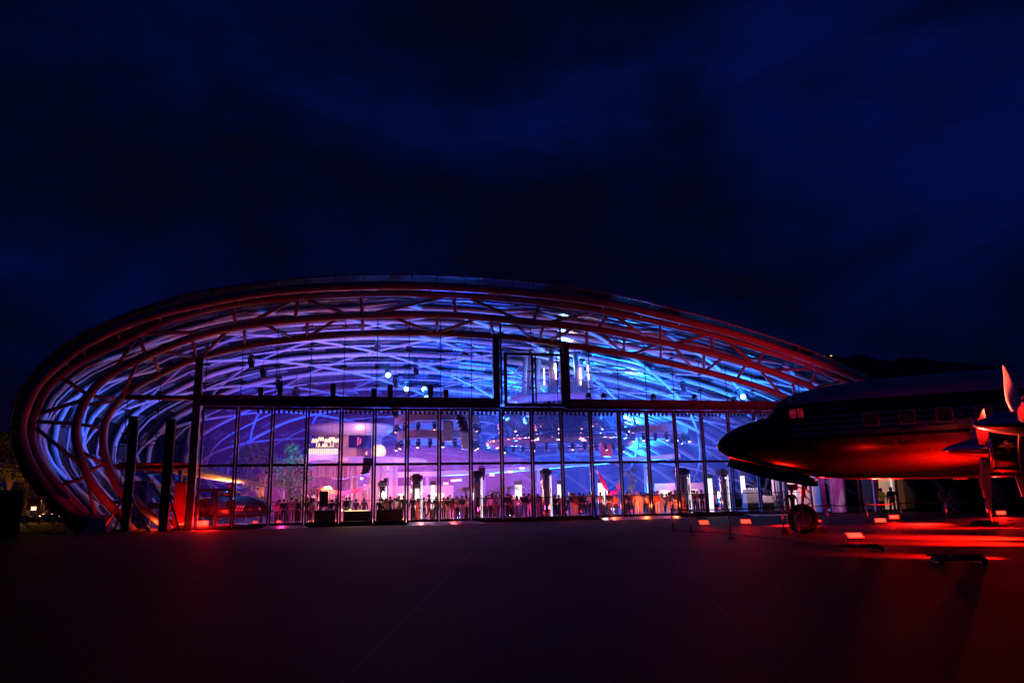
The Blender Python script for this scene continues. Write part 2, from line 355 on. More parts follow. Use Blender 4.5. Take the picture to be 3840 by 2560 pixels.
# roof edge: thin rim, upright studs, sheet of glass
MB().tube(sE, .055, 6).build('roof_edge', M['steel'], HG, True)
stud = None; acc = 0
for i in range(4, len(sE)-2):
    acc += (sE[i]-sE[i-1]).length
    if acc < 1.15 or sE[i].x < -2: continue
    acc = 0
    A_ = nearest(sA, sE[i])
    MB().bar(A_, sE[i]+Vector((0,.04,-.02)), .06, .12).build('stud', M['steel'], HG)
# shell
def prof(c, n):                     # n points spread evenly along a curve
    Ls = [0]
    for i in range(1, len(c)): Ls.append(Ls[-1]+(c[i]-c[i-1]).length)
    out = []; j = 0
    for q in range(n):
        t = Ls[-1]*q/(n-1)
        while j < len(c)-2 and Ls[j+1] < t: j += 1
        f = (t-Ls[j])/max(1e-6, Ls[j+1]-Ls[j]); out.append(c[j].lerp(c[j+1], max(0, min(1, f))))
    return out
Q = prof(s2, 61); QE = prof(sE, 61)
UC = 24.0
def sc(v): return math.sqrt(max(.02, 1-((v-12)/46)**2))/math.sqrt(1-(15/46)**2)
def shell(i, v, off=0):             # i in 0..60
    q = Q[i]; s_ = sc(v); s0 = .985+.015*min(1, v/6)
    n_ = Vector((q.x-UC, 0, q.z*1.6)); n_.normalize()
    return Vector((UC+(q.x-UC)*s_*s0+n_.x*off, v, q.z*(.5+.5*s_)*s0*(s_**.35)+n_.z*off))
vk = [1.2+3.3*k for k in range(17)]
for k, v in enumerate(vk):
    big = k % 2 == 0
    MB().tube([shell(i, v) for i in range(61)], (.25 if v < 30 else .21) if big else .12, 10 if big else 6).build('arch_rib', M['rib'], HG, True)
def shellf(ii, v, off=0):
    lo = max(0, min(59, int(math.floor(ii)))); return shell(lo, v, off).lerp(shell(lo+1, v, off), ii-lo)
for k in range(-5, 9):              # two families of ribs that cross like a net
    for s_ in (1, -1):
        pts = []
        for q in range(0, 61):
            v = -1+56*q/60; ii = (30+s_*(k*7-14)) + s_*(q*.62)
            if 1 <= ii <= 59: pts.append(shellf(ii, v, -.05*s_))
        if len(pts) > 6: MB().tube(pts, .15, 8).build('net_rib', M['rib'], HG, True)
# roof glazing, laid pane by pane just outside the ribs
M['roofglass'] = glassmat('roof_glass', (.20,.22,.30), .05, .22)
mb = MB(); vr = [-2.6, -.6]+[1.2+1.65*k for k in range(0, 33)]
def outer(i, v):
    p_ = shell(i, max(v, -.6), .34)
    return p_
grid = [[outer(i, v) for i in range(61)] for v in vr[1:]]
grid = [[QE[i]+Vector((0,.05,-.03)) for i in range(61)]]+[[QE[i].lerp(grid[0][i], .55)+Vector((0,0,.1)) for i in range(61)]]+grid
mb2_ = MB(); M['rimsheet'] = mat('rim_sheet', (.018,.013,.011), .9, 0, .3, 1.2, spec=.05)
for a in range(len(grid)-1):
    for i in range(60):
        q = [grid[a][i], grid[a][i+1], grid[a+1][i+1], grid[a+1][i]]
        c_ = sum(q, Vector())/4; j_ = Vector((random.uniform(-1,1), random.uniform(-1,1), random.uniform(-1,1)))*.02
        (mb2_ if a < 2 else mb).add([c_+(p_-c_)*.975+j_*random.random() for p_ in q], [(0,1,2,3)])
mb.build('roof_glazing', M['roofglass'], HG)
mb2_.build('roof_rim_sheet', M['rimsheet'], HG)
mb = MB()
for a in range(1, len(grid), 2):
    mb.tube([grid[a][i] for i in range(61)], .03, 4, False)
mb.build('glazing_bars', M['steel'], HG)

# front: left post, beam, portal
ZB0, ZB1 = 8.2, 8.76
MB().box(-.62,-.25,0,-.13,.22,11.25).build('front_post', M['frame'], HG, bevel=.03)
MB().box(-.13,-.20,ZB0,20.15,.25,ZB1).build('front_beam', M['beam'], HG, bevel=.04)
MB().box(25.15,-.20,ZB0,47.2,.25,ZB1).build('front_beam', M['beam'], HG, bevel=.04)
MB().tube([Vector((-5.0,0,8.55)), Vector((-.6,0,8.55))], .17, 10).build('front_beam', M['beam'], HG, True)
MB().box(-.1,-.32,8.0,20.2,-.02,8.195).build('header_rail', M['frame'], HG, bevel=.02)
MB().box(25.1,-.32,8.0,45.3,-.02,8.195).build('header_rail', M['frame'], HG, bevel=.02)
MB().box(20.2,-.2,7.98,25.1,.1,8.1).build('header_rail', M['frame'], HG, bevel=.02)
def zC(u):
    b_ = 0
    for i in range(len(sC)-1):
        if sC[i].x <= u <= sC[i+1].x: 
            f = (u-sC[i].x)/max(1e-6, sC[i+1].x-sC[i].x); b_ = max(b_, sC[i].z+(sC[i+1].z-sC[i].z)*f)
    return b_
MB().box(19.75,-.28,8.1,20.22,.18,zC(20)+.1).build('portal_post', M['frame'], HG, bevel=.03)
MB().box(25.12,-.28,8.1,25.58,.18,zC(25.3)+.1).build('portal_post', M['frame'], HG, bevel=.03)
MB().box(20.3,-.1,8.3,20.42,.1,zC(20.3)+1.4).build('portal_rail', M['dark'], HG)
MB().box(24.95,-.1,8.3,25.05,.1,zC(25)+1.4).build('portal_rail', M['dark'], HG)
pf = MB(); pf.box(20.5,-.5,8.12,20.72,-.36,12.1).box(24.82,-.5,8.12,25.04,-.36,12.1).box(20.72,-.5,11.9,24.82,-.36,12.1).box(20.72,-.5,8.12,24.82,-.36,8.36)
pf.box(22.55,-.49,8.36,22.72,-.37,11.9).box(22.82,-.49,8.36,22.93,-.37,11.9)
pf.box(20.42,-.45,12.55,25.0,-.38,12.63).box(24.5,-.47,8.36,24.56,-.39,11.9)
pfo = pf.build('portal_frame', M['frame'], HG, bevel=.015)
MB().box(20.72,-.44,8.36,22.55,-.43,11.9).build('glass_pane', M['glass'], pfo)
MB().box(22.93,-.44,8.36,24.82,-.43,11.9).build('glass_pane', M['glass'], pfo)
# folding doors
ND = 20
for m_ in range(ND):
    u0, u1 = m_*W+.02, (m_+1)*W-.02; s_ = .13
    f = MB(); f.box(u0,-.12,.06,u0+s_,.02,7.98).box(u1-s_,-.12,.06,u1,.02,7.98).box(u0+s_,-.115,7.78,u1-s_,.015,7.98).box(u0+s_,-.115,3.99,u1-s_,.015,4.17)
    f.box(u0+s_,-.115,.06,u1-s_,.015,.30 if m_ else .22)
    if m_ == 0:
        f.box(u0+s_,-.11,2.42,u1-s_,.01,2.60).box(1.12,-.11,.22,1.34,.01,2.42)
        f.box(1.02,-.17,1.0,1.06,-.13,1.32)
    d_ = f.build('folding_door', M['frame'], HG, bevel=.012)
    MB().box(u0+s_,-.06,4.17,u1-s_,-.05,7.78).build('glass_pane', M['glass'], d_)
    MB().box(u0+s_,-.06,.30 if m_ else .22,u1-s_,-.05,3.99).build('glass_pane', M['glass'], d_)
    if m_ > 2:
        if m_ not in (6,7,12,13) or True:
            r_ = MB(); r_.box(u0+s_,-.02,1.63,u1-s_,.03,1.68)
            r_.build('push_rail', M['black'], d_)
    if m_ in (1,2,6,7,12,13,17,18):
        for zz in (1.66, 3.62):
            for uu in (u0+s_+.1, u1-s_-.1): MB().box(uu-.1,-.16,zz-.025,uu+.1,-.10,zz+.025).build('door_hinge', M['black'], d_)
# upper glass wall: rods with clamps, panes
zl = [9.54, 10.78, 12.04, 12.39, 13.69]
rodu = [-4.6, -2.7]+[m_*W+.09 for m_ in range(0, 20)]
rods = []
for u in rodu:
    zt = zC(u) if u > -2 else zC(u)
    if u < -1: z0, ztop = .3, max(9.2, zC(u)-.1)
    else: z0, ztop = ZB1, zC(u)+.9
    if ztop < z0+.25: continue
    if abs(u-20) < .3 or abs(u-25.3) < .25: continue
    rods.append(u)
    mb = MB().tube([(u,-.1,z0),(u,-.1,ztop)], .03, 6)
    for z in (zl if u > -1 else [1.4,2.9,4.3,5.7,6.2,7.7,8.9]):
        if z < ztop-.1: mb.obox((u,-.1,z), (.21,0,0), (0,.05,0), (0,0,.045))
    mb.build('glazing_rod', M['dark'], HG)
us = [-.1]+[m_*W+.09 for m_ in range(1, 9)]+[19.7]
us2 = [25.6]+[m_*W+.09 for m_ in range(12, 20)]+[44.2]
for lst in (us, us2, [20.3, 22.7, 25.0]):
    for a, b in zip(lst[:-1], lst[1:]):
        n_ = 5; up = [(a+(b-a)*i/n_) for i in range(n_+1)]; z0 = ZB1 if lst is not us2 or True else 0
        if lst[0] == 20.3: z0 = 12.65
        tp = [(u, -.04, max(z0+.03, zC(u)-.15)) for u in up]
        MB().add([(b,-.04,z0),(a,-.04,z0)]+tp, [tuple(range(len(tp)+2))]).build('glass_pane', M['glass'], HG)
# left side glass under the arch
lp = [p_ for p_ in sC if p_.x < -.65 and p_.z > .02]; lp = [p_ for i, p_ in enumerate(lp) if i % 3 == 0]
MB().add([(p_.x+.1, -.04, p_.z) for p_ in lp]+[(-.63,-.04,11.2),(-.63,-.04,.05)], [tuple(range(len(lp)+2))]).build('glass_pane', M['glass'], HG)
MB().bar((-4.9,-.08,4.05),(-.62,-.08,4.05),.1,.2).build('side_rail', M['frame'], HG)
# indoor floor
fl = [shell(i, v) for v in (0,) for i in (0,)]
pts = [(shell(0, v).x, v) for v in (.05,6,12,18,24,30,36,42,48,54)]+[(shell(60, v).x, v) for v in (54,48,42,36,30,24,18,12,6,.05)]
o = MB().prism([(u, v, 0) for u, v in pts], (0,0,.16)).build('floor', M['stone'], loc=(HX,HY,.004), rz=TH); tag(o, kind='structure')
FZ = .165
# ------------------------------------------------------------------ airliner
AR = -R(26); NX, NY = 10.92, 29.16
def A2W(x, y, z=0): return Vector((NX+x*math.cos(AR)-y*math.sin(AR), NY+x*math.sin(AR)+y*math.cos(AR), z))
AL = empty('airliner', (NX, NY, 0), AR)
tag(AL, 'polished four engined propeller airliner with dark nose, parked right of the hangar', 'airliner')
def interp(t, x):
    if x <= t[0][0]: return t[0][1]
    for (a, b), (c, d) in zip(t[:-1], t[1:]):
        if x <= c: return b+(d-b)*(x-a)/(c-a)
    return t[-1][1]
tT = [(-3.02,3.44),(-2.94,3.60),(-2.79,3.77),(-2.47,3.99),(-1.98,4.2),(-1.51,4.35),(-.95,4.47),(-.75,4.66),(-.47,5.0),(-.14,5.23),(.54,5.40),(1.41,5.52),(2.47,5.6),(3.64,5.64),(5,5.66),(16,5.66),(22,5.5),(27,5.1),(29.5,4.7)]
tB = [(-3.02,3.40),(-2.93,3.26),(-2.77,3.12),(-2.42,2.88),(-1.65,2.66),(-.71,2.41),(.2,2.2),(.79,2.07),(1.92,1.98),(4.5,1.92),(14,1.92),(18,2.2),(24,3.3),(29.5,4.4)]
tW = [(-3.02,.02),(-2.94,.2),(-2.79,.36),(-2.47,.58),(-1.98,.82),(-1.51,1.0),(-.95,1.15),(-.5,1.26),(0,1.36),(.6,1.46),(1.41,1.55),(2.47,1.61),(4,1.64),(16,1.64),(22,1.2),(27,.5),(29.5,.12)]
def section(x, n=40):
    zb, zt, hw = interp(tB, x), interp(tT, x), interp(tW, x); zc = (zb+zt)/2; hh = (zt-zb)/2; out = []
    for k in range(n):
        a = 2*PI*k/n; c_, s_ = math.cos(a), math.sin(a); e_ = 2/2.15
        out.append(Vector((x, hw*math.copysign(abs(c_)**e_, c_), zc+hh*math.copysign(abs(s_)**e_, s_))))
    return out
def side(x, z, off=.004):           # port side surface
    zb, zt, hw = interp(tB, x), interp(tT, x), interp(tW, x); zc = (zb+zt)/2; hh = (zt-zb)/2
    q = max(0, 1-abs((z-zc)/hh)**2.15)
    return Vector((x, -hw*q**(1/2.15)-off, z))
xs = [-3.02,-2.99,-2.94,-2.87,-2.79,-2.65,-2.47,-2.2,-1.98,-1.75,-1.51,-1.2,-.95,-.85,-.75,-.6,-.47,-.3,-.14,.2,.54,1,1.41,1.9,2.47,3,3.64,4.3,5,6,7,8,9,10,12,14,16,18,20,22,24,26,28,29.5]
mt, nt, p, out = newmat('airliner_skin'); LK = nt.links.new
tc = nt.nodes.new('ShaderNodeTexCoord'); sx = nt.nodes.new('ShaderNodeSeparateXYZ'); LK(tc.outputs['Object'], sx.inputs[0])
def math_(op, a, b=None, c=None):
    n_ = nt.nodes.new('ShaderNodeMath'); n_.operation = op
    for i, q in enumerate((a, b, c)):
        if q is None: continue
        if isinstance(q, (int, float)): n_.inputs[i].default_value = q
        else: LK(q, n_.inputs[i])
    return n_.outputs[0]
X, Z = sx.outputs['X'], sx.outputs['Z']
def band(a, b): return math_('MULTIPLY', math_('GREATER_THAN', Z, a), math_('LESS_THAN', Z, b))
dark = band(3.42, 4.80)
for a, b in ((4.485,4.515),(4.21,4.265),(3.985,4.075),(3.76,3.88),(3.52,3.70)):
    xa = -.1-(4.5-a)*.35
    dark = math_('SUBTRACT', dark, math_('MULTIPLY', band(a, b), math_('GREATER_THAN', X, math_('ADD', xa, math_('MULTIPLY', math_('ABSOLUTE', math_('SUBTRACT', Z, (a+b)/2)), 4)))))
xn = math_('MINIMUM', X, 0.0)
nose = math_('MULTIPLY', math_('GREATER_THAN', Z, math_('SUBTRACT', 3.44, math_('MULTIPLY', math_('MULTIPLY', xn, xn), .13))), math_('LESS_THAN', X, .02))
nose = math_('MULTIPLY', nose, math_('LESS_THAN', Z, math_('ADD', 4.8, math_('MULTIPLY', xn, -2.0))))
dark = math_('MINIMUM', math_('MAXIMUM', dark, nose), 1.0)
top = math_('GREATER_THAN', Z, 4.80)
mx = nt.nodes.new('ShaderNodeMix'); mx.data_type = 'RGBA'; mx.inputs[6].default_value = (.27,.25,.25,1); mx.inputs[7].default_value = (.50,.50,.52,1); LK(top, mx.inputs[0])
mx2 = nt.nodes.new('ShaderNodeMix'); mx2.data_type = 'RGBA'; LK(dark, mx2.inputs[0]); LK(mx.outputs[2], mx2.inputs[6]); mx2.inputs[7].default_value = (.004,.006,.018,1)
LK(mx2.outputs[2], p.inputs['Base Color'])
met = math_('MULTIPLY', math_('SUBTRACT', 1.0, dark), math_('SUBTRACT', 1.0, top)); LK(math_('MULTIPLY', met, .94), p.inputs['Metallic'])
nz = nt.nodes.new('ShaderNodeTexNoise'); nz.inputs['Scale'].default_value = 2.5; nz.inputs['Detail'].default_value = 4; LK(tc.outputs['Object'], nz.inputs['Vector'])
LK(math_('MULTIPLY_ADD', nz.outputs['Fac'], .12, math_('MULTIPLY_ADD', top, .3, math_('MULTIPLY_ADD', met, .08, .10))), p.inputs['Roughness'])
# riveted panel seams
br = nt.nodes.new('ShaderNodeTexBrick'); br.inputs['Scale'].default_value = 1; br.inputs['Mortar Size'].default_value = .006; br.inputs['Brick Width'].default_value = 1.15; br.inputs['Row Height'].default_value = .62; br.inputs['Mortar Smooth'].default_value = .4
cmb = nt.nodes.new('ShaderNodeCombineXYZ'); LK(X, cmb.inputs[0]); LK(Z, cmb.inputs[1]); LK(cmb.outputs[0], br.inputs['Vector'])
bp = nt.nodes.new('ShaderNodeBump'); bp.inputs['Strength'].default_value = .25; bp.inputs['Distance'].default_value = .006; bp.invert = True
LK(br.outputs['Fac'], bp.inputs['Height']); LK(bp.outputs[0], p.inputs['Normal'])
M['skin'] = mt
M['alu'] = mat('polished_aluminium', (.66,.64,.64), .16, .95, .08, 3)
M['navy'] = mat('navy_gloss', (.006,.008,.022), .12, 0, .1, 2)
M['blade'] = mat('propeller_blade', (.68,.66,.64), .38, .35, .1, 3)
M['gear'] = mat('gear_metal', (.35,.35,.36), .35, .6, .2, 8)
M['cockglow'] = emat('cockpit_painted_glow', (.9,.03,.08), .13, .6, 5, (.05,.03,.04))  # light seen through the side panes put in as emission
M['cockpit'] = mat('cockpit_glass', (.03,.02,.025), .05, 0, 0)
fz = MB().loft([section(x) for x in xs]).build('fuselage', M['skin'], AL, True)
def patch(x0, x1, z0, z1, name, mt_, par, rnd=.08, off=.006, n=6):
    pts = []
    for cx, cz, a0 in ((x1-rnd, z1-rnd, 0), (x0+rnd, z1-rnd, 90), (x0+rnd, z0+rnd, 180), (x1-rnd, z0+rnd, 270)):
        for k in range(4):
            a = R(a0+30*k); pts.append((cx+rnd*math.cos(a), cz+rnd*math.sin(a)))
    c_ = side((x0+x1)/2, (z0+z1)/2, off); ring = [side(x, z, off) for x, z in pts]
    m_ = MB().add([c_]+ring, [(0, i+1, (i+1) % len(ring)+1) for i in range(len(ring))])
    return m_.build(name, mt_, par, True)
for x0 in (2.54, 3.68, 4.82, 5.96, 7.1, 8.24, 9.38):
    f = patch(x0-.04, x0+.49, 3.77, 4.29, 'cabin_window', M['gear'], AL, .1, .006)
    patch(x0, x0+.45, 3.81, 4.25, 'pane', M['cockpit'], f, .09, .012)
for x0, x1 in ((.02,.26),(.30,.52)):
    f = patch(x0-.02, x1+.02, 4.22, 4.64, 'cockpit_window', M['navy'], AL, .05, .006)
    patch(x0, x1, 4.25, 4.61, 'pane', M['cockglow'], f, .04, .012)
def wpatch(ys, name):               # windscreen panes on the sloping front
    q = []
    for z, y in ((4.52, ys[0]), (4.52, ys[1]), (4.95, ys[1]*.86), (4.95, ys[0]*.86)):
        lo, hi = -.98, .5
        for _ in range(30):         # find x where the section contains (y, z)
            mid = (lo+hi)/2; zb, zt, hw = interp(tB, mid), interp(tT, mid), interp(tW, mid); zc = (zb+zt)/2; hh = (zt-zb)/2
            if abs(y/hw)**2.15+abs((z-zc)/hh)**2.15 < 1: hi = mid
            else: lo = mid
        q.append(Vector((lo-.012, y*1.004, z+.004)))
    MB().add(q, [(0,1,2,3)]).build(name, M['cockpit'], AL)
for ys in ((-.42,-.04),(.04,.42),(-.84,-.47),(.47,.84)): wpatch(ys, 'windscreen')
# lettering on the side
fc = bpy.data.curves.new('lettering', 'FONT'); fc.body = 'Red Bull'; fc.size = .36; fc.extrude = .001
fo = bpy.data.objects.new('lettering_curve', fc); col.objects.link(fo)
dg = bpy.context.evaluated_depsgraph_get(); me = bpy.data.meshes.new_from_object(fo.evaluated_get(dg)); bpy.data.objects.remove(fo)
wd = max(v.co.x for v in me.vertices)
for v in me.vertices:
    x = 4.04-wd+v.co.x; z = 3.11+v.co.y; v.co = side(x, z, .012+v.co.z)
me.materials.append(M['navy']); lo = bpy.data.objects.new('lettering', me); col.objects.link(lo); lo.parent = AL
# antennas
MB().tube([(0.35,0,5.33),(.32,0,5.75)], [.03,.015], 6).build('antenna', M['gear'], AL)
MB().tube([(5.6,0,5.64),(5.75,0,6.0)], [.04,.02], 6).build('antenna', M['gear'], AL)
MB().tube([(-2.02,-.35,4.12),(-2.08,-.37,4.26),(-2.2,-.37,4.26)], .022, 6).build('pitot_tube', M['gear'], AL)
for x in (5.9, 7.0): MB().prism([(x,-.015,1.95),(x+.28,-.015,1.95),(x+.22,-.015,1.25),(x+.1,-.015,1.25)], (0,.03,0)).build('antenna', M['gear'], AL)
MB().box(5.15,-.2,1.86,5.6,.2,1.95).build('belly_fairing', M['alu'], AL, bevel=.03)
# wings
for s_ in (-1, 1):
    rings = []
    for y, x0, ch, z, th in ((1.3,7.0,5.2,2.25,.75),(5,7.2,4.6,2.55,.62),(9.2,7.5,3.9,2.95,.5),(17.2,8.6,2.0,3.7,.22)):
        ring = []
        for k in range(16):
            a = 2*PI*k/16; xx = (1-math.cos(a))/2; th_ = math.sin(a)*th*.5*(1-xx*.75)*1.3
            ring.append(Vector((x0+xx*ch, s_*y, z+th_)))
        rings.append(ring)
    MB().loft(rings).build('wing', M['alu'], AL, True)
# tail
MB().loft([[Vector((x0+c*ch, t_*.5, z)) for c, t_ in ((0,0),(.3,.4*w_),(1,0),(.3,-.4*w_))] for x0, ch, z, w_ in ((24.5,4.5,4.6,1),(26.2,3.0,7.4,.6),(27.2,1.7,8.9,.3))]).build('fin', M['skin'], AL)
for s_ in (-1, 1):
    MB().loft([[Vector((x0+c*ch, s_*y, 4.7+t_*.4)) for c, t_ in ((0,0),(.3,.4*w_),(1,0),(.3,-.4*w_))] for y, x0, ch, w_ in ((.3,26.3,2.8,1),(6.2,27.2,1.2,.4))]).build('tailplane', M['alu'], AL)
# engines
def blade_mesh():
    mb = MB(); rings = []
    for r_, ch, th, tw in ((.22,.14,.12,62),(.36,.20,.10,58),(.62,.33,.065,50),(.95,.42,.045,41),(1.3,.38,.034,34),(1.6,.28,.026,29),(1.85,.17,.018,26),(2.03,.07,.010,25),(2.14,.012,.005,25)):
        a = R(-tw); d = Vector((math.sin(a), math.cos(a), 0)); nn = Vector((math.cos(a), -math.sin(a), 0)); ring = []
        for k in range(12):
            b_ = 2*PI*k/12; ring.append(Vector((0,0,r_))+d*math.cos(b_)*ch/2+nn*math.sin(b_)*th/2)
        rings.append(ring)
    return mb.loft(rings)
BM = None
def engine(y, hx, hz, angs):
    global BM
    nac = MB().lathe([(.50,.30),(.60,.20),(.67,.22),(.71,.40),(.74,.8),(.74,1.5),(.70,2.2),(.62,3.2),(.45,4.2)], 32, (hx, y, hz), 'x', caps=False).build('nacelle', M['navy'], AL, True)
    MB().lathe([(.60,.205),(.635,.175),(.68,.20),(.70,.27)], 32, (hx, y, hz), 'x', caps=False).build('cowl_ring', M['alu'], nac, True)
    MB().lathe([(.02,.42),(.58,.42)], 24, (hx, y, hz), 'x').build('cylinder_bank', M['black'], nac, True)
    MB().tube([(hx+.9,y-.73,hz-.25),(hx+1.15,y-.80,hz-.28)], .07, 8).build('exhaust_stack', M['gear'], nac, True)
    pr = MB().lathe([(0.004,-.96),(.05,-.92),(.12,-.80),(.2,-.57),(.27,-.26),(.315,.02),(.33,.2),(.33,.26),(.2,.27)], 28, (hx, y, hz), 'x').build('spinner', M['alu'], AL, True)
    for a in angs:
        if BM is None:
            b_ = blade_mesh().build('blade', M['blade'], pr, True); BM = b_
        else:
            b_ = BM.copy(); col.objects.link(b_); b_.parent = pr
        b_.location = (hx+.06, y, hz); b_.rotation_euler = (R(a-90), 0, 0)
engine(-4.9, 5.58, 2.68, (-88, 32, 152))
engine(-9.0, 6.06, 3.08, (-68, 52, 172))
# nose gear
st = MB().tube([(.22,0,2.25),(.10,0,1.35)], .085, 12).tube([(.10,0,1.4),(.02,0,.98)], .06, 10).build('nose_gear_strut', M['gear'], AL, True)
MB().tube([(.04,-.24,1.02),(.0,-.25,.56)], .045, 8).tube([(.04,.24,1.02),(.0,.25,.56)], .045, 8).tube([(.04,-.24,1.02),(.04,.24,1.02)], .06, 8).tube([(0,-.28,.56),(0,.28,.56)], .05, 8).build('fork', M['gear'], st, True)
MB().tube([(.12,0,1.45),(.40,0,1.18)], .03, 6).tube([(.40,0,1.18),(.08,0,1.0)], .03, 6).build('torque_link', M['gear'], st, True)
MB().tube([(.16,-.1,1.7),(.75,-.1,2.12)], .035, 8).tube([(.16,.1,1.7),(.75,.1,2.12)], .035, 8).build('drag_brace', M['gear'], st, True)
MB().tube([(.1,-.18,1.95),(.42,-.2,1.42)], .02, 6).tube([(.14,.05,1.75),(.38,-.15,1.52)], .025, 6).tube([(.2,-.12,1.5),(.2,-.12,1.15)], .015, 6).build('hydraulic_line', M['gear'], st, True)
MB().box(-.42,-.22,1.62,-.05,.12,1.86).tube([(-.1,-.05,1.74),(.15,0,1.7)], .03, 6).build('landing_light', M['gear'], st, bevel=.03)
ty = MB().lathe([(.30,-.165),(.42,-.19),(.50,-.165),(.545,-.10),(.56,-.03),(.56,.03),(.545,.10),(.50,.165),(.42,.19),(.30,.165),(.30,-.165)], 40, (0,0,.56), 'y', caps=False).build('nose_wheel', M['rubber'], AL, True)
MB().lathe([(.04,-.16),(.2,-.13),(.27,-.17),(.31,-.17),(.31,.17),(.27,.17),(.2,.13),(.04,.16)], 28, (0,0,.56), 'y').build('rim', M['gear'], ty, True)
dl = [(-2.55,2.62),(-2.3,2.50),(-2.0,2.40),(-1.5,2.22),(-.7,1.98),(.2,1.80),(.55,1.75),(.64,1.77)]
for s_ in (-1, 1):
    pts = [Vector((x, s_*.50, z)) for x, z in dl]+[Vector((.66, s_*.49, 1.86)), Vector((.60, s_*.47, 1.98)), Vector((.45, s_*.45, 2.10))]
    pts += [Vector((x, s_*.42, interp(tB, x)+.05)) for x in (.2,-.71,-1.5,-2.0,-2.42)]
    MB().prism(pts, (0, s_*.03, 0)).build('gear_door', M['navy'], AL)
# main wheels under the inner nacelles
for s_ in (-1, 1):
    g = MB().tube([(8.6,s_*4.9,2.2),(8.6,s_*4.9,.66)], .11, 10).tube([(8.6,s_*4.9-.5,.66),(8.6,s_*4.9+.5,.66)], .07, 8).build('main_gear_strut', M['gear'], AL, True)
    for d in (-.36,.36):
        MB().lathe([(.3,-.15),(.55,-.17),(.64,-.1),(.66,0),(.64,.1),(.55,.17),(.3,.15)], 28, (8.6, s_*4.9+d, .66), 'y').build('wheel', M['rubber'], g, True)
# chocks
for i, (x, lb) in enumerate(((-.62, 'black wedge chock before the nose wheel on its nose side'), (.62, 'black wedge chock behind the nose wheel on its tail side'))):
    s_ = 1 if x < 0 else -1
    o = MB().prism([(-.16,-.45,0),(.16,-.45,0),(.12*s_+.02*s_,-.45,.06),(.03*s_,-.45,.27),(-.03*s_,-.45,.27)], (0,.9,0)).build('wheel_chock', M['rubber'])
    o.location = A2W(x, 0, .002); o.rotation_euler.z = AR; tag(o, lb, 'chock', 'chocks at the nose wheel')

# ------------------------------------------------------------------ red floodlights
M['halo'] = emat('flood_halo_paint', (1,.01,.005), 1.6)  # red halo around each flood painted as an emissive rim
M['flood'] = emat('flood_face', (1,.06,.03), 2.6)
def floodlight(px, py, aim, label, watt=500, w_=.42, h_=.24, tilt=45, group='red floodlights on the apron', power=None, ang=118):
    p_ = gnd(px, py) if not isinstance(px, Vector) else px
    t_ = Vector(aim); dr = (t_-p_); az = math.atan2(dr.y, dr.x)-PI/2
    g = empty('floodlight', p_, az); tag(g, label, 'floodlight', group)
    a = R(tilt); n_ = Vector((0, math.cos(a), math.sin(a))); u_ = Vector((0, -math.sin(a), math.cos(a)))
    c_ = Vector((0, 0, .22))
    MB().obox(c_-n_*.04, (w_/2+.02,0,0), u_*(h_/2+.02), n_*.035).build('housing', M['dark'], g, bevel=.01)
    fa_ = MB().obox(c_, (w_/2,0,0), u_*(h_/2), n_*.004).build('lamp_face', M['flood'], g)
    MB().obox(c_-n_*.003, (w_/2+.035,0,0), u_*(h_/2+.035), n_*.003).build('painted_halo', M['halo'], fa_)
    wq = p_+Matrix.Rotation(az, 3, 'Z') @ Vector((0, .32, .22)); lamp('POINT', wq, 5, RD, size=.1, local=False, name='flood_spill')
    mb = MB()
    for s_ in (-1, 1): mb.bar((s_*(w_/2+.035),0,.02), (s_*(w_/2+.035),0,.24), .02, .05, (0,1,0))
    mb.box(-w_/2-.045,-.1,.0,w_/2+.045,.1,.02); mb.build('bracket', M['dark'], g)
    wp = p_+Matrix.Rotation(az, 3, 'Z') @ (c_+n_*.03); wn = Matrix.Rotation(az, 3, 'Z') @ n_
    lamp('SPOT', wp, power or watt, RD, wp+wn, .12, ang, .8, local=False, name='flood')
    return g
cam_ = Vector((0,0,0))
floodlight(2641, 1975, A2W(-1,0,0), 'leftmost red floodlight on the apron, left of the nose gear', 1400, tilt=50)
floodlight(2798, 1971, A2W(-1,0,0), 'red floodlight under the nose gear door, second from the left', 1400, tilt=50)
floodlight(3304, 1968, A2W(3,-2,0), 'red floodlight behind the fuselage, left one of the near pair', 2600, tilt=55)
floodlight(3355, 1953, A2W(3,-2,0), 'red floodlight behind the fuselage, nearest the two vest workers', 2400, tilt=50)
floodlight(3209, 2034, gnd(3209,2034)*.6+Vector((3.5,0,0)), 'large red floodlight nearest the camera beside black slatted base', 650, tilt=62)
floodlight(3756, 1936, A2W(6,-4,0), 'rightmost red floodlight on the apron under the propellers', 3000, tilt=45)
floodlight(3074, 1969, A2W(1.5,0,0), 'small red spotlight close behind the nose wheel', 300, w_=.12, h_=.08, tilt=55)
def pool(q_, t_, h_, e_, an):       # unseen added flood, mostly past the right edge, beam tipped down onto the apron
    s_ = gnd(*q_)+Vector((0,0,h_)); d_ = gnd(*t_)-s_; d_.z = 0; d_.normalize(); k_ = R(an/2+7)
    lamp('SPOT', s_, e_, RD, s_+Vector((d_.x*math.cos(k_), d_.y*math.cos(k_), -math.sin(k_))),   .15, an, 1, local=False, name='flood_unseen')
pool((3900,2022),(3400,2012),1.5,13000,74); pool((3960,2044),(3300,2030),1.4,5200,66); pool((4000,1980),(3500,1978),1.5,15000,74); pool((3900,2098),(3300,2080),.9,2600,48); pool((3470,1960),(3200,2010),1.2,3200,90); pool((2960,1966),(2700,2000),.7,500,76)  # last two are added inside the frame, without any fixture
lamp('SPOT', gnd(3756,1936)+Vector((0,.3,.45)), 1000, RD, L2W(38,-3,12.5), .2, 56, 1, local=False, name='flood')  # extra light without fixture, added to redden the right truss
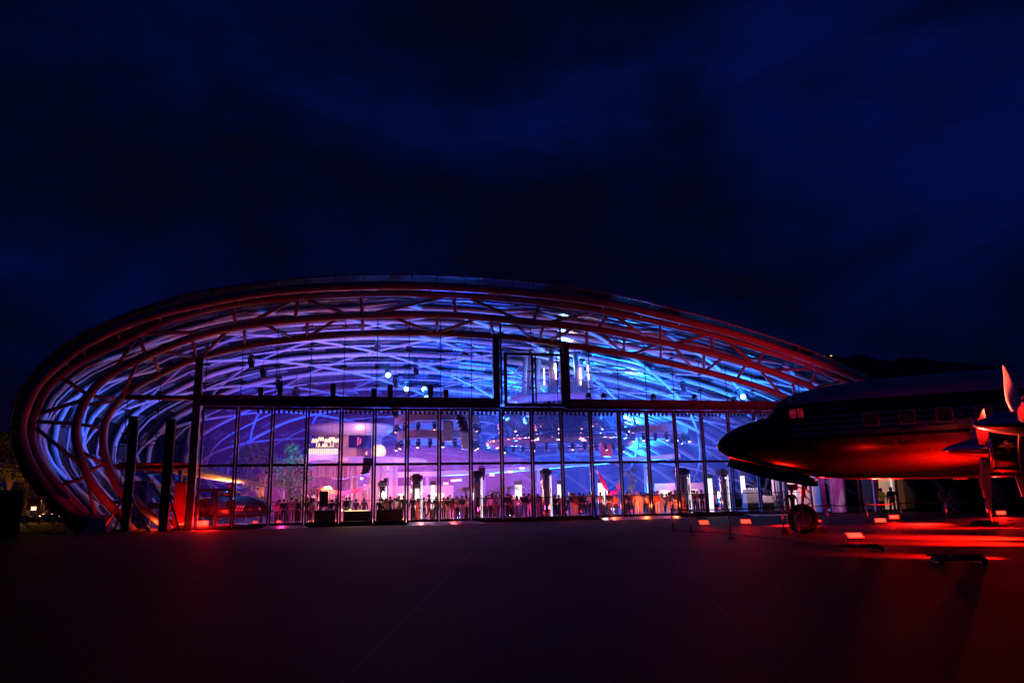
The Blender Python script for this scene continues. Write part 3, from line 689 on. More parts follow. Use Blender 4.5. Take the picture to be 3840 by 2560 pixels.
lamp('SPOT', A2W(4.0,-7.8,.3), 7000, (1,.07,.035), A2W(6.0,-8.0,4.6), .2, 50, 1, local=False, name='flood')  # light added from below for the outer propeller, no fixture there
lamp('SPOT', A2W(-1.3, .2, .12), 40, RD, A2W(-1.3, .2, 3), .1, 110, 1, local=False, name='flood')  # unseen light added for a red edge under the nose
# black slatted bases on the apron
def slat_base(p_, rz, label, w_=1.15, d_=.55, n=4):
    g = empty('slatted_base', p_, rz); tag(g, label, 'stand base', 'black slatted bases on the apron')
    mb = MB()
    for i in range(n):
        y = -d_/2+d_*i/(n-1); mb.box(-w_/2+random.uniform(-.05,.05), y-.045, .06+.05*(i/(n-1)), w_/2+random.uniform(-.05,.05), y+.045, .105+.05*(i/(n-1)))
    mb.build('slats', M['black'], g, bevel=.008)
    for x in (-.4, .4): MB().box(x-.05, -d_/2-.04, 0, x+.05, d_/2+.04, .06).build('runner', M['black'], g)
    MB().box(-.14,-.12,.1,.16,.12,.15).build('weight', M['black'], g, bevel=.02)
slat_base(gnd(3232,2064), R(-8), 'black slatted base beside the nearest red floodlight', .95, .6)
slat_base(gnd(3593,2108), R(-14), 'black slatted base lying alone at the right on dark concrete', 1.0, .6, 5)
# cable and cable heap
pts = [gnd(x, y, .012) for x, y in ((2460,1985),(2700,1995),(2860,2014),(3000,2028),(3120,2042),(3200,2052))]
tag(MB().tube(smooth_pts(pts, 4), .012, 6).build('ground_cable', M['black']), 'thin black cable running over the apron to the nearest floodlight', 'cable')
pts = [gnd(x, y, .012) for x, y in ((3690,1972),(3760,1968),(3812,1958),(3800,1950),(3775,1948))]
tag(MB().tube(smooth_pts(pts, 4), .012, 6).build('ground_cable', M['black']), 'thin black cable curling near the rightmost floodlight', 'cable')
mb = MB(); c_ = gnd(3660,1968)
for k in range(6):
    pts = [Vector((math.cos(a*.6)*(.3+.12*math.sin(k+a))+.07*k, math.sin(a*.6)*(.16+.05*math.cos(a*2+k)), .03+.03*k+.02*math.sin(a*3+k))) for a in range(0, 11)]
    mb.tube(pts, .03, 6)
mb.prism([(.2,-.12,0),(1.0,-.1,0),(.98,.14,0),(.5,.2,0),(.22,.12,0)], (0,0,.13))
tag(mb.build('cable_heap', M['black'], loc=c_, rz=.1), 'small dark heap of coiled cable below the right propeller', 'cable heap')

# ------------------------------------------------------------------ queue barrier
M['post'] = mat('brushed_post', (.42,.41,.4), .3, .7, .1, 6)
M['belt'] = mat('black_belt', (.01,.01,.011), .8, 0, .2, 8)
def stanchion(p_, label, nxt=None, h=.98):
    g = empty('barrier_post', p_); tag(g, label, 'barrier post', 'belt barrier posts around the airliner')
    MB().lathe([(.17,0),(.17,.012),(.12,.03),(.035,.045)], 20).build('base', M['dark'], g, True)
    MB().lathe([(.033,.04),(.033,h-.10)], 12).build('post', M['post'], g, True)
    MB().lathe([(.04,h-.12),(.042,h-.11),(.042,h-.01),(.03,h)], 12).build('belt_head', M['dark'], g, True)
    if nxt is not None:
        d = nxt-p_; n_ = 10; lo_, hi_ = [], []
        for i in range(n_+1):
            t = i/n_; sag = -.05*4*t*(1-t); q = Vector((d.x*t, d.y*t, h-.06+sag)); lo_.append(q-Vector((0,0,.026))); hi_.append(q+Vector((0,0,.026)))
        MB().add(lo_+hi_, [(i, i+1, n_+2+i, n_+1+i) for i in range(n_)]).build('belt', M['belt'], g)
back = [(2523,1991),(2939,1976),(3107,1966),(3256,1959),(3384,1951),(3552,1947),(3704,1942),(3870,1938)]
front = [(2593,2006),(2740,2018),(2998,2036)]
lb = ['barrier post at the far left end of the belt line, by the ramp','barrier post standing left of the nose wheel before the dark strut','barrier post between nose wheel and striped wall','barrier post before the dark doorway panels, left of the floodlight pair','barrier post right beside the two vest workers','barrier post in front of the two grey figures at right','barrier post right of the lower propeller blade','barrier post at the far right end of the belt line']
pb = [gnd(*q) for q in back]; pf_ = [gnd(*q) for q in front]
for i, p_ in enumerate(pb): stanchion(p_, lb[i], pb[i+1] if i+1 < len(pb) else None)
lf = ['near barrier post left of the leftmost red floodlight','near barrier post between the two left floodlights','nearest barrier post directly in front of the nose wheel']
for i, p_ in enumerate(pf_): stanchion(p_, lf[i], pf_[i+1] if i+1 < 3 else None)

# ------------------------------------------------------------------ ramps at the doors
M['ramp'] = mat('ramp_plate', (.30,.29,.31), .35, .4, .2, 3)
def ramp(u0, u1, v1, flare, label):
    g = MB(); h = .165
    g.add([(u0,-.14,h),(u1,-.14,h),(u1+flare,-v1,.012),(u0-flare,-v1,.012),(u0,-.14,0),(u1,-.14,0),(u1+flare,-v1,0),(u0-flare,-v1,0)],
          [(0,3,2,1),(4,5,6,7),(0,4,7,3),(1,2,6,5),(2,3,7,6),(0,1,5,4)])
    o = g.build('ramp', M['ramp'], loc=(HX,HY,0), rz=TH); tag(o, label, 'ramp', 'ramps at the open doors')
    for i in range(1, 3):
        u = u0+(u1-u0)*i/3
        if u1-u0 > 3: MB().add([(u-.01,-.15,h-.002),(u+.01,-.15,h-.002),(u+.01,-v1+.02,.02),(u-.01,-v1+.02,.02)], [(0,1,2,3)]).build('plate_seam', M['joint'], o).location.z = .004
ramp(fac(1000,1960).x, fac(1140,1958).x, 1.9, .35, 'grey metal ramp at the third and fourth doors, right of the helicopter')
ramp(fac(1536,1945).x, fac(1770,1943).x, 2.6, .5, 'wide grey metal ramp in front of the walking man in black')
ramp(fac(2242,1930).x, fac(2510,1926).x, 2.6, .5, 'wide grey metal ramp below the orange lit guests')
ramp(fac(2780,1918).x, fac(2960,1912).x, 2.6, .5, 'grey metal ramp behind the nose gear')

# ------------------------------------------------------------------ tall masts outside, left
mu = fac(490,1990).x; mz = 7.15
g = empty('lifting_mast', L2W(mu,-1.3), TH); tag(g, 'tall black lifting mast with square head and splayed legs, left of the post', 'mast', 'tall masts outside the left glass')
mb = MB(); mb.box(-.24,-.2,.1,.24,.2,6.2)
for x in (-.2,-.07,.07,.2): mb.box(x-.025,-.235,.1,x+.025,-.2,6.2)
mb.build('column', M['dark'], g)
MB().box(.22,-.24,.9,.30,-.16,6.9).build('guide_rail', M['post'], g)
MB().box(-.3,-.27,6.2,.2,.25,mz).build('head', M['black'], g, bevel=.02)
for x1, y1 in ((-1.35,-.35),(1.5,-.45),(1.05,.9),(-.9,.9)):
    s_ = 1 if x1 > 0 else -1
    MB().tube(smooth_pts([(s_*.18,-.16 if y1 < 0 else .16,2.4),(s_*.25,-.18 if y1 < 0 else .18,2.0),(x1*.55,y1*.6,1.1),(x1,y1,.03)], 5), .07, 8).build('leg', M['frame'], g, True)
mu2 = fac(626,1990).x
g = empty('lifting_mast', L2W(mu2,-1.1), TH); tag(g, 'plain black square mast with one slanting brace, nearest the front post', 'mast', 'tall masts outside the left glass')
MB().box(-.27,-.24,.02,.27,.24,7.0).build('column', M['black'], g, bevel=.02)
MB().tube([(.25,-.2,2.2),(1.05,-.5,.03)], .06, 8).build('brace', M['dark'], g, True)
MB().box(-.4,-.4,0,.4,.35,.05).build('base_plate', M['dark'], g)
# ------------------------------------------------------------------ inside the hall
def U(px, v, py=1850): return fac(px, py, v).x
def Zf(px, py, v): return fac(px, py, v).z
def put(name, u, v, z=FZ, rz=0): return empty(name, L2W(u, v, z), TH+rz)
M['glow'] = emat('light_panel', (1,.80,.88), 1.35, .25, 1.2)
M['glowpink'] = emat('light_panel_pink', (1,.35,.45), .8)
M['glowblue'] = emat('blue_lamp', (.12,.4,1), .9)
M['glowwarm'] = emat('warm_lamp', (1,.55,.22), 3.2)
M['glowred'] = emat('red_lamp', (1,.26,.12), 3.5)
M['glowcream'] = emat('cream_light_strip', (1,.66,.34), 1.5)
M['glowdot'] = emat('stage_lamp_white', (1,.62,.5), 5)
M['glowbluedot'] = emat('stage_lamp_blue', (.25,.6,1), 5)
ORD = ['first','second','third','fourth','fifth','sixth','seventh','eighth','ninth','tenth','eleventh','twelfth','thirteenth','fourteenth','fifteenth','sixteenth','seventeenth','eighteenth','nineteenth','twentieth']
# rows of small black lamps behind the header
for m_ in range(1, 19):
    a = m_*W+.2+(.9 if m_ == 1 else 0); b = (m_+1)*W-.2
    g = put('lighting_batten', (a+b)/2, .55, 0); tag(g, 'black batten of small lamps under the header beam, above the %s glass door' % ORD[m_], 'lighting batten', 'lighting battens along the header beam')
    h_ = (b-a)/2; mb = MB().box(-h_,-.05,7.86,h_,.05,7.94)
    n_ = max(3, int((b-a)/.27))
    for q in range(n_):
        x = -h_+.12+(2*h_-.24)*q/(n_-1)
        mb.box(x-.075,-.09,7.68,x+.075,.09,7.86).box(x-.05,-.06,7.58,x+.05,.06,7.68)
    mb.build('lamp_row', M['black'], g)
# pillars
def mirror_pillar(p0, p1, ytop, v, label):
    u0, u1 = U(p0, v), U(p1, v); zt = Zf((p0+p1)/2, ytop, v); h_ = (u1-u0)/2
    g = put('mirror_pillar', (u0+u1)/2, v+h_, 0, .12); tag(g, label, 'pillar', 'mirrored pillars among the guests')
    rings = []
    for i in range(9):              # slightly wavy mirror film
        z = FZ+(zt-.45-FZ)*i/8; rings.append([Vector((x*h_+.012*math.sin(i*1.7+k), y*h_+.012*math.cos(i*2.1+k), z)) for k, (x, y) in enumerate(((-1,-1),(0,-1.02),(1,-1),(1.02,0),(1,1),(0,1.02),(-1,1),(-1.02,0)))])
    MB().loft(rings).build('mirror_shaft', M['mirror'], g, True)
    MB().box(-h_-.05,-h_-.05,zt-.43,h_+.05,h_+.05,zt-.12).box(-h_*.7,-h_*.7,zt-.12,h_*.7,h_*.7,zt).build('pillar_cap', M['black'], g)
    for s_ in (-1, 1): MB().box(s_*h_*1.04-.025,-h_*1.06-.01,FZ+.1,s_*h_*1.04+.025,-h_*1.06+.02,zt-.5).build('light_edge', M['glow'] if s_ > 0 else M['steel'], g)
MPL = [(1421,1446,1800,4.2,'mirrored pillar next to the black counter with seated bar guests'),(1545,1580,1775,4.0,'mirrored pillar with dark cap behind the walking man in black'),
 (1776,1806,1763,2.6,'dark mirrored pillar close behind the ninth door, beside a grey box'),(2038,2066,1755,1.6,'tall dark mirrored pillar with a red reflection halfway up'),
 (2552,2588,1753,1.9,'mirrored pillar with bright vertical reflections at the sixteenth door'),(2707,2733,1757,2.2,'chequered mirror pillar close to the airliner nose')]
for a in MPL: mirror_pillar(*a)
def glow_column(p0, p1, y0, y1, v, label):
    u0, u1 = U(p0, v), U(p1, v); z1 = Zf((p0+p1)/2, y0, v); z0 = max(FZ, Zf((p0+p1)/2, y1, v)); h_ = (u1-u0)/2
    g = put('light_column', (u0+u1)/2, v+h_, 0, -.1); tag(g, label, 'light column', 'white glowing columns')
    MB().box(-h_,-h_,z0,h_,h_,z1).build('light_panel', M['glow'], g)
    MB().box(-h_-.06,-h_-.06,z1,h_+.06,h_+.06,z1+.32).build('column_cap', M['black'], g)
    if z0 > FZ+.02: MB().box(-h_,-h_,FZ,h_,h_,z0).build('column_base', M['black'], g)
    lamp('POINT', ((u0+u1)/2, v-.5, (z0+z1)/2), 22, (1,.75,.8), size=.3, name='column_light')
for a in ((1441,1449,1808,1900,4.4,'thin white light strip column beside the mirrored bar pillar'),(1557,1573,1831,1912,3.4,'bright white column just left of the walking man in black'),(1618,1632,1818,1905,6,'white column just right of the walking man in black'),
 (1935,1958,1817,1890,9,'broad white column beside the palm fronds'),(2093,2104,1815,1890,8,'white column next to the dark pillar with the red reflection'),(2249,2269,1810,1890,7,'white lantern shaped column behind the guest in orange'),
 (2662,2674,1793,1918,4,'narrow white column next to the chequered mirror pillar'),(2786,2797,1784,1850,6,'white column behind the airliner nose gear door')):
    glow_column(*a)
# suspended rings with stage lamps
M['film'] = mat('mirror_film', (.62,.64,.72), .08, 1, .1, .8, bump=1.0)
M['shade'] = mat('ring_fabric', (.20,.20,.24), .5, 0, .1, 1)
def stage_lamp(par, x, y, z, tilt, lit=None, s_=1.0):
    mb = MB().box(x-.13*s_,y-.1*s_,z-.12*s_,x+.13*s_,y+.1*s_,z).bar((x-.14*s_,y,z-.1*s_),(x-.14*s_,y,z-.45*s_),.03,.08).bar((x+.14*s_,y,z-.1*s_),(x+.14*s_,y,z-.45*s_),.03,.08)
    d = Vector((math.sin(tilt)*.5, -.35, -1)).normalized(); c_ = Vector((x, y, z-.38*s_))
    mb.tube([c_-d*.22*s_, c_+d*.1*s_, c_+d*.34*s_], [.10*s_, .15*s_, .13*s_], 8)
    o = mb.build('stage_lamp', M['black'], par)
    if lit: MB().tube([c_+d*.345*s_, c_+d*.36*s_], [.11*s_, .11*s_], 8).build('lens', M[lit], o)
    return o
def ring(px, py, v, rad, label, z_h, lit, lamps=14, mat_='shade', a0=150, a1=390):
    u, z = U(px, v, py), Zf(px, py, v)
    g = put('ring_truss', u, v, 0); tag(g, label, 'ring truss', 'suspended lamp rings')
    for r_ in (rad, rad-.35):
        for zz in (z+z_h/2+.1, z-z_h/2-.1):
            MB().tube([(r_*math.cos(R(5*k)), r_*math.sin(R(5*k)), zz) for k in range(72)], .035, 6, closed=True).build('truss_tube', M['steel'], g, True)
    MB().loft([[Vector((rad*1.01*math.cos(R(6*k)), rad*1.01*math.sin(R(6*k)), zz)) for k in range(60)] for zz in (z-z_h/2, z+z_h/2)], caps=False).build('ring_panel', M[mat_], g, True)
    for k in range(lamps):
        a = R(a0+(a1-a0)*k/(lamps-1)); li = lit[k % len(lit)]
        stage_lamp(g, rad*math.cos(a), rad*math.sin(a), z-z_h/2-.12, math.cos(a), li)
    for k in range(4):
        a = R(45+90*k); MB().tube([(rad*math.cos(a), rad*math.sin(a), z+z_h/2), (rad*.8*math.cos(a), rad*.8*math.sin(a), 13.6)], .012, 4).build('hanger', M['dark'], g)
ring(1640, 1638, 13, 3.5, 'suspended lamp ring with pale panel, hanging nearest the bar tower', .62, [None,'glowdot',None,'glowdot'], 15)
ring(1640, 1578, 13, 3.7, 'small upper lamp ring with bluish panel, above the ring nearest the bar tower', .6, [None,None,'glowred'], 12)
ring(2440, 1618, 13, 3.4, 'suspended lamp ring with pale panel, hanging nearest the airliner', .55, [None,'glowdot','glowdot'], 15)
# mirrored saucer
v = 14; u, z = U(2095, v, 1655), Zf(2095, 1655, v)
g = put('mirror_saucer', u, v, 0); tag(g, 'huge mirror foil saucer hanging over the crowd, crumpled foil skirt on top', 'foil saucer')
rs = 7.1
MB().lathe([(rs*.80,z-.62),(rs*.93,z-.55),(rs*.97,z-.25),(rs*1.0,z+.05),(rs*.985,z+.14),(rs*.94,z+.42),(rs*.90,z+.60),(rs*.86,z+.55),(rs*.80,z+.1)], 72, caps=False).build('foil_rim', M['film'], g, True)
rings = []
for i in range(9):
    t = i/8; rings.append([Vector(((rs*(.84-.05*t)+.22*math.sin(k*PI/4.5)*math.sin(PI*t)+.3*abs(math.sin(k*PI/9))*math.sin(PI*t))*math.cos(2*PI*k/72), (rs*(.84-.05*t)+.22*math.sin(k*PI/4.5)*math.sin(PI*t)+.3*abs(math.sin(k*PI/9))*math.sin(PI*t))*math.sin(2*PI*k/72), z+.4+t*2.7)) for k in range(72)])
MB().loft(rings, caps=False).build('foil_skirt', M['film'], g, True)
for k in range(16):
    a = R(190+160*k/15); stage_lamp(g, rs*.83*math.cos(a), rs*.83*math.sin(a), z-.60, math.cos(a), ['glowdot' if k % 3 == 1 else None][0], .8)
for k in range(9):
    a = R(205+130*k/8); c_ = Vector((rs*.97*math.cos(a), rs*.97*math.sin(a), z+.52)); MB().sphere(c_, .07, 5).build('bulb', M['glowdot'] if k % 2 else M['glowred'], g)
for k in range(4):
    a = R(45+90*k); MB().tube([(rs*.75*math.cos(a), rs*.75*math.sin(a), z+3), (rs*.6*math.cos(a), rs*.6*math.sin(a), 14)], .02, 4).build('hanger', M['dark'], g)
# loudspeakers
def line_array(px0, px1, py0, py1, v, label, curve=0, tilt=0, mt_='dark', n=6, hang=True):
    u0, u1 = U(px0, v, py0), U(px1, v, py0); z1, z0 = Zf((px0+px1)/2, py0, v), Zf((px0+px1)/2, py1, v); wd = (u1-u0)/2
    g = put('line_array', (u0+u1)/2, v, 0); tag(g, label, 'loudspeaker', 'hanging loudspeakers')
    hh = (z1-z0)/n; x = 0
    for i in range(n):
        z = z1-hh*(i+.5); a = tilt+curve*(i/n)**2; x -= math.sin(a)*hh*(1 if curve or tilt else 0)
        MB().obox((x, -.0, z), (wd*math.cos(a),0,wd*math.sin(a)*.6), (0,.32,0), (-math.sin(a)*hh*.5,0,hh*.48*math.cos(a))).build('speaker_box', M[mt_], g, bevel=.02)
    if hang:
        MB().box(-wd*.8,-.05,z1+.05,wd*.8,.05,z1+.13).build('rigging_bar', M['black'], g)
        for s_ in (-1, 1): MB().tube([(s_*wd*.6,0,z1+.1),(s_*wd*.6,0,13.5)], .012, 4).build('hanger', M['dark'], g)
line_array(1660,1694,1582,1655,9,'grey loudspeaker stack hanging straight beside the black tilted one',mt_='grey')
line_array(1704,1738,1560,1620,6.5,'black tilted loudspeaker hanging close under the header',tilt=-.38,mt_='black',n=4)
line_array(1729,1754,1618,1684,9,'grey loudspeaker stack hanging lower beside the black tilted one',curve=-.25,mt_='grey')
line_array(1362,1394,1716,1776,5,'dark curved loudspeaker hanging before the bar tower',curve=.55,mt_='dark')
line_array(1792,1817,1752,1800,6,'loudspeaker stack hanging low beside a dark mirrored pillar',curve=.3,mt_='dark',n=5)
line_array(2254,2290,1668,1712,11,'red lit loudspeaker stack under the foil saucer',mt_='red_wall',n=4)  # red light on this stack is put into its colour
# bar gallery with round tower
M['pinkwall'] = mat('pale_wall', (.50,.44,.42), .6, 0, .12, .6)
v = 26; u = U(1315, v, 1650); zd = Zf(1270, 1722, v)
g = put('bar_tower', u, v+3.6, 0); tag(g, 'round pink lit bar tower with curved gallery decks, behind the fifth and sixth doors', 'tower')
zt = Zf(1315, 1585, v)
MB().lathe([(3.4,FZ),(3.4,zt-1.3)], 40).build('drum_wall', M['pinkwall'], g, True)
MB().lathe([(3.5,zt-1.25),(4.6,zt-.5),(4.7,zt-.2),(4.6,zt),(3.0,zt+.1)], 40).build('roof_disc', M['pinkwall'], g, True)
MB().lathe([(8.2,zd-.55),(8.25,zd),(8.2,zd+.05),(3.4,zd+.05),(3.4,zd-.55)], 56, caps=False).build('gallery_deck', M['pinkwall'], g, True)
MB().lathe([(8.1,zd+.06),(8.1,zd+1.0)], 56, caps=False).build('gallery_glass', M['railglass'], g, True)
for a, c_ in ((-125,'glowpink'),(-112,'glowblue'),(-100,'glowred'),(-60,'glowwarm')):
    MB().loft([[Vector((8.3*math.cos(R(a+q)), 8.3*math.sin(R(a+q)), z)) for q in range(0, 9, 2)] for z in (zd-.42, zd-.12)], caps=False, closed=False).build('colour_panel', M['glowpink'] if c_ != 'glowblue' else M['shade'], g)
for k, (a, zz, h_) in enumerate(((-70,zd+.3,2.2),(-62,zd+.3,2.2),(-84,zd+1.2,1.3))):
    a = R(a); MB().obox((3.46*math.cos(a), 3.46*math.sin(a), zz+h_/2), (-math.sin(a)*.55, math.cos(a)*.55, 0), (math.cos(a)*.03, math.sin(a)*.03, 0), (0,0,h_/2)).build('window', M['glowblue'] if k == 9 else M['smoked'], g)
for k in range(10):
    a = R(-150+12*k); MB().tube([(7.4*math.cos(a), 7.4*math.sin(a), FZ), (7.4*math.cos(a), 7.4*math.sin(a), zd-.5)], .12, 8).build('column', M['pinkwall'], g, True)
for k in range(13):                 # curtains of warm light under the deck
    a = R(-150+9.5*k); MB().loft([[Vector(((5.6+.12*math.sin(q*2.2))*math.cos(a+q*.018), (5.6+.12*math.sin(q*2.2))*math.sin(a+q*.018), z)) for q in range(7)] for z in (FZ, zd-.55)], caps=False, closed=False).build('curtain', M['pinkwall'], g, True)
for k, (a, z) in enumerate(((-118,zd+.9),(-104,zd+.95),(-80,zd+.9),(-66,zd+1.0),(-54,zd+.9))):
    lamp('POINT', (u+7.4*math.cos(R(a)), v+3.6+7.4*math.sin(R(a)), z), 16, WA if k % 2 else OR, size=.2)
for a in (-130,-110,-90,-70,-50): lamp('POINT', (u+6.6*math.cos(R(a)), v+3.6+6.6*math.sin(R(a)), 2.6), 16, (1,.45,.25), size=.3)
lamp('POINT', (u-1, v-7, zd+3.2), 60, (1,.06,.30), size=.5); lamp('POINT', (u+6, v-6, zd+2.5), 35, (1,.10,.25), size=.5); lamp('POINT', (u-3, v-7, 2.6), 70, (1,.28,.08), size=.5); lamp('POINT', (u+5, v-6, 2.4), 60, (1,.25,.10), size=.5)  # pink and orange fill added for the tower, no fixtures
# gallery bar: lit counter, shelf of bottles, globe lamps
v = 20; u0, u1 = U(1158, v, 1690), U(1268, v, 1690); zb = Zf(1210, 1704, v); za = Zf(1210, 1682, v)
g = put('gallery_bar', (u0+u1)/2, v, 0); h_ = (u1-u0)/2; tag(g, 'warm lit gallery bar with bottles on a shelf, seen through the fourth door', 'bar counter')
mb = MB()
for k in range(16):
    x = -h_+2*h_*k/16; mb.box(x+.02,-.42,zb,x+2*h_/16-.02,-.38,za)
mb.build('lit_front', M['glowcream'], g)
MB().box(-h_-.1,-.6,za,h_+.1,.3,za+.12).build('counter_top', M['dark'], g)
MB().box(-h_-.2,-.37,zb-.5,h_+.2,.3,zb).build('counter_base', M['pinkwall'], g)
zs = Zf(1210, 1673, v)
MB().box(-h_*.55,.5,zs,h_*.7,.7,zs+.05).build('bottle_shelf', M['glowcream'], g)
for k in range(14):
    x = -h_*.5+h_*1.15*k/13; hb = random.uniform(.25,.5)
    b_ = MB().lathe([(.05,0),(.05,hb*.6),(.02,hb*.75),(.02,hb)], 8).build('bottle', random.choice([M['glowwarm'],M['smoked'],M['wood'],M['glowcream']]), None, True, loc=L2W((u0+u1)/2+x, v+.6, zs+.055)); tag(b_, 'bottle standing on the lit shelf of the gallery bar', 'bottle', 'bottles on the gallery bar shelf')
for k, x in enumerate((-.62,-.2,.25,.55,.85)):
    c_ = L2W((u0+u1)/2+x*h_, v-.2, Zf(1210, 1655-6*(k % 2), v))
    mb = MB()
    for q in range(6): mb.tube([(.28*math.cos(q*PI/3), .28*math.sin(q*PI/3), -.12),(.2*math.cos(q*PI/3), .2*math.sin(q*PI/3), .25)], .025, 4)
    o = mb.sphere((0,0,.05), .09, 5).build('pendant_lamp', M['glowwarm'], None, loc=c_); MB().tube([(0,0,.2),(0,0,2.6)], .01, 4).build('pendant_cord', M['dark'], o); tag(o, 'small glowing pendant lamp hanging over the gallery bar', 'lamp', 'pendant lamps over the gallery bar')
lamp('POINT', ((u0+u1)/2, v-1.5, za+.6), 26, WA, size=.4)
# ball of light and flowers on the gallery at the sixth bay
p_ = fac(1420, 1693, 24); o = MB().sphere((0,0,0), .75, 8).build('light_ball', emat('light_ball', (1,.55,.22), 1.5, .5, 4), None, True, loc=L2W(*p_)); tag(o, 'round glowing ball lamp on the gallery behind the sixth door', 'lamp')
lamp('POINT', (p_.x, p_.y-1.5, p_.z), 25, WA, size=.4)
# long curved gallery running right to left behind the crowd
M['deck'] = mat('gallery_deck', (.42,.36,.38), .45, 0, .1, 1)
v = 34; g = put('rear_gallery', 30, v, 0); tag(g, 'long curved gallery deck with glass rail behind the crowd', 'gallery')
path = [(-20,-8,4.6),(-14,-3,4.7),(-7,.5,5.0),(0,2.5,5.4),(7,2.5,5.9),(13,1,6.3),(19,-2,6.6)]
pp = smooth_pts(path, 5)
MB().loft([[p_+Vector((0,-1.2,-.5)), p_+Vector((0,-1.2,0)), p_+Vector((0,1.2,0)), p_+Vector((0,1.2,-.5))] for p_ in pp]).build('deck', M['deck'], g)
MB().loft([[p_+Vector((0,-1.15,.02)), p_+Vector((0,-1.15,1.0))] for p_ in pp], caps=False, closed=False).build('glass_rail', M['railglass'], g)
MB().tube([p_+Vector((0,-1.15,1.02)) for p_ in pp], .03, 5).build('handrail', M['steel'], g, True)
for i in range(2, len(pp), 5): MB().tube([(pp[i].x, pp[i].y, FZ), (pp[i].x, pp[i].y, pp[i].z-.45)], .18, 10).build('column', M['rib'], g, True)
for i, px in enumerate((1672,1700,1720,1845,1912,1958)):
    py = (1812,1801,1799,1780,1768,1755)[i]; p_ = fac(px, py, 26)
    o = MB().box(-.26,-.1,-.10,.26,.1,.10).build('wash_lamp', M['glowred'], None, loc=L2W(*p_), rz=TH); tag(o, 'bright orange white wash lamp fixed along the rear gallery edge', 'stage lamp', 'wash lamps on the rear gallery')
    lamp('POINT', (p_.x, p_.y-.6, p_.z), 18, OR, size=.2)
# pale back-of-house walls right of centre, with screens
v = 30
for a, b, y0, y1, nm in ((1455,1700,1822,1900,'long pale partition wall behind the standing bar guests'),(2455,2640,1812,1905,'pale partition wall with lit screens near the sixteenth door')):
    u0, u1 = U(a, v), U(b, v); g = put('partition', (u0+u1)/2, v, 0); tag(g, nm, 'partition')
    h_ = (u1-u0)/2; zt = Zf(a, y0, v)
    MB().box(-h_,-.1,FZ,h_,.1,zt).build('wall_panel', M['pinkwall'], g)
    for k in range(3): MB().box(-h_*.8+k*h_*.55,-.14,zt*.42,-h_*.8+k*h_*.55+h_*.42,-.11,zt*.75).build('screen', M['glowcream'] if k != 1 else M['grey'], g)
    lamp('AREA', ((u0+u1)/2, v-3, 4.5), 60, (1,.35,.3), ((u0+u1)/2, v, 1.5), size=3)
# warm lit counter with dark front (fifth bay), black counters beside it
def counter(px0, px1, ytop, v, label, lit=False, d=.7):
    u0, u1 = U(px0, v), U(px1, v); zt = Zf((px0+px1)/2, ytop, v); h_ = (u1-u0)/2
    g = put('bar_counter', (u0+u1)/2, v, 0); tag(g, label, 'bar counter', 'bar counters near the glass')
    MB().box(-h_+.03,-d/2+.04,FZ,h_-.03,d/2,zt-.07).build('front', M['black'], g)
    MB().box(-h_,-d/2,zt-.07,h_,d/2+.03,zt).build('counter_top', M['dark'], g, bevel=.01)
    if lit:
        MB().box(-h_+.1,d/2+.4,zt-.25,h_-.1,d/2+.5,zt+.05).build('light_strip', M['glowcream'], g)
        MB().box(-h_+.1,d/2+.5,FZ,h_-.1,d/2+.55,zt-.3).build('back_panel', M['wood'], g)
        for x in (-h_*1.1, -h_*.5): MB().sphere((x, 0, zt+.08), .09, 6).build('table_lamp', M['glowwarm'], g)
        lamp('AREA', ((u0+u1)/2, v+.4, zt+.5), 14, WA, ((u0+u1)/2, v-.3, 0), size=1.2)
counter(1180, 1262, 1912, 1.8, 'black counter with a framed board on it at the fourth door')
counter(1288, 1392, 1915, 1.5, 'dark counter with a long warm light strip at the fifth door', True)
counter(1410, 1512, 1909, 1.6, 'black counter with guests standing at it, sixth door')
# framed black board
u0, u1 = U(1192,1.4), U(1237,1.4); g = put('framed_board', (u0+u1)/2, 1.3, 0); tag(g, 'black board in a thin square frame on the counter at the fourth door', 'board'); h_ = (u1-u0)/2
z0, z1 = Zf(1215,1913,1.4), Zf(1215,1837,1.4)
MB().box(-h_+.1,-.02,z0+.25,h_-.1,.02,z1-.06).build('board', M['black'], g)
mb = MB()
for x in (-h_, h_): mb.box(x-.025,-.025,z0,x+.025,.025,z1)
mb.box(-h_,-.02,z1-.04,h_,.02,z1); mb.build('board_frame', M['dark'], g)
# curved ramp with red edge
v0 = 14; pts = [fac(x, y, v_) for x, y, v_ in ((1150,1838,22),(1210,1826,20),(1270,1842,16),(1340,1830,14),(1385,1815,17))]
g = put('curved_ramp', 0, 0, 0); tag(g, 'curved red lit ramp rising behind the fourth and fifth doors', 'ramp')
g.location = (HX, HY, 0); pp = smooth_pts(pts, 5)
MB().loft([[p_+Vector((0,-.9,-.35)), p_+Vector((0,-.9,0)), p_+Vector((0,.9,0)), p_+Vector((0,.9,-.35))] for p_ in pp]).build('deck', M['red_wall'], g)
MB().loft([[p_+Vector((0,-.9,.02)), p_+Vector((0,-.9,1.0))] for p_ in pp], caps=False, closed=False).build('glass_rail', M['railglass'], g)
MB().tube([p_+Vector((0,-.9,1.02)) for p_ in pp], .035, 5).build('handrail', M['steel'], g, True)
for i in range(0, len(pp), 4): MB().tube([(pp[i].x, pp[i].y, FZ), pp[i]+Vector((0,0,-.3))], .1, 8).build('column', M['pinkwall'], g, True)
lamp('POINT', (pp[8].x, pp[8].y-2, pp[8].z-1.2), 130, (1,.08,.03), size=.4); lamp('POINT', (pp[14].x, pp[14].y-2, pp[14].z-1.4), 130, (1,.12,.03), size=.4)
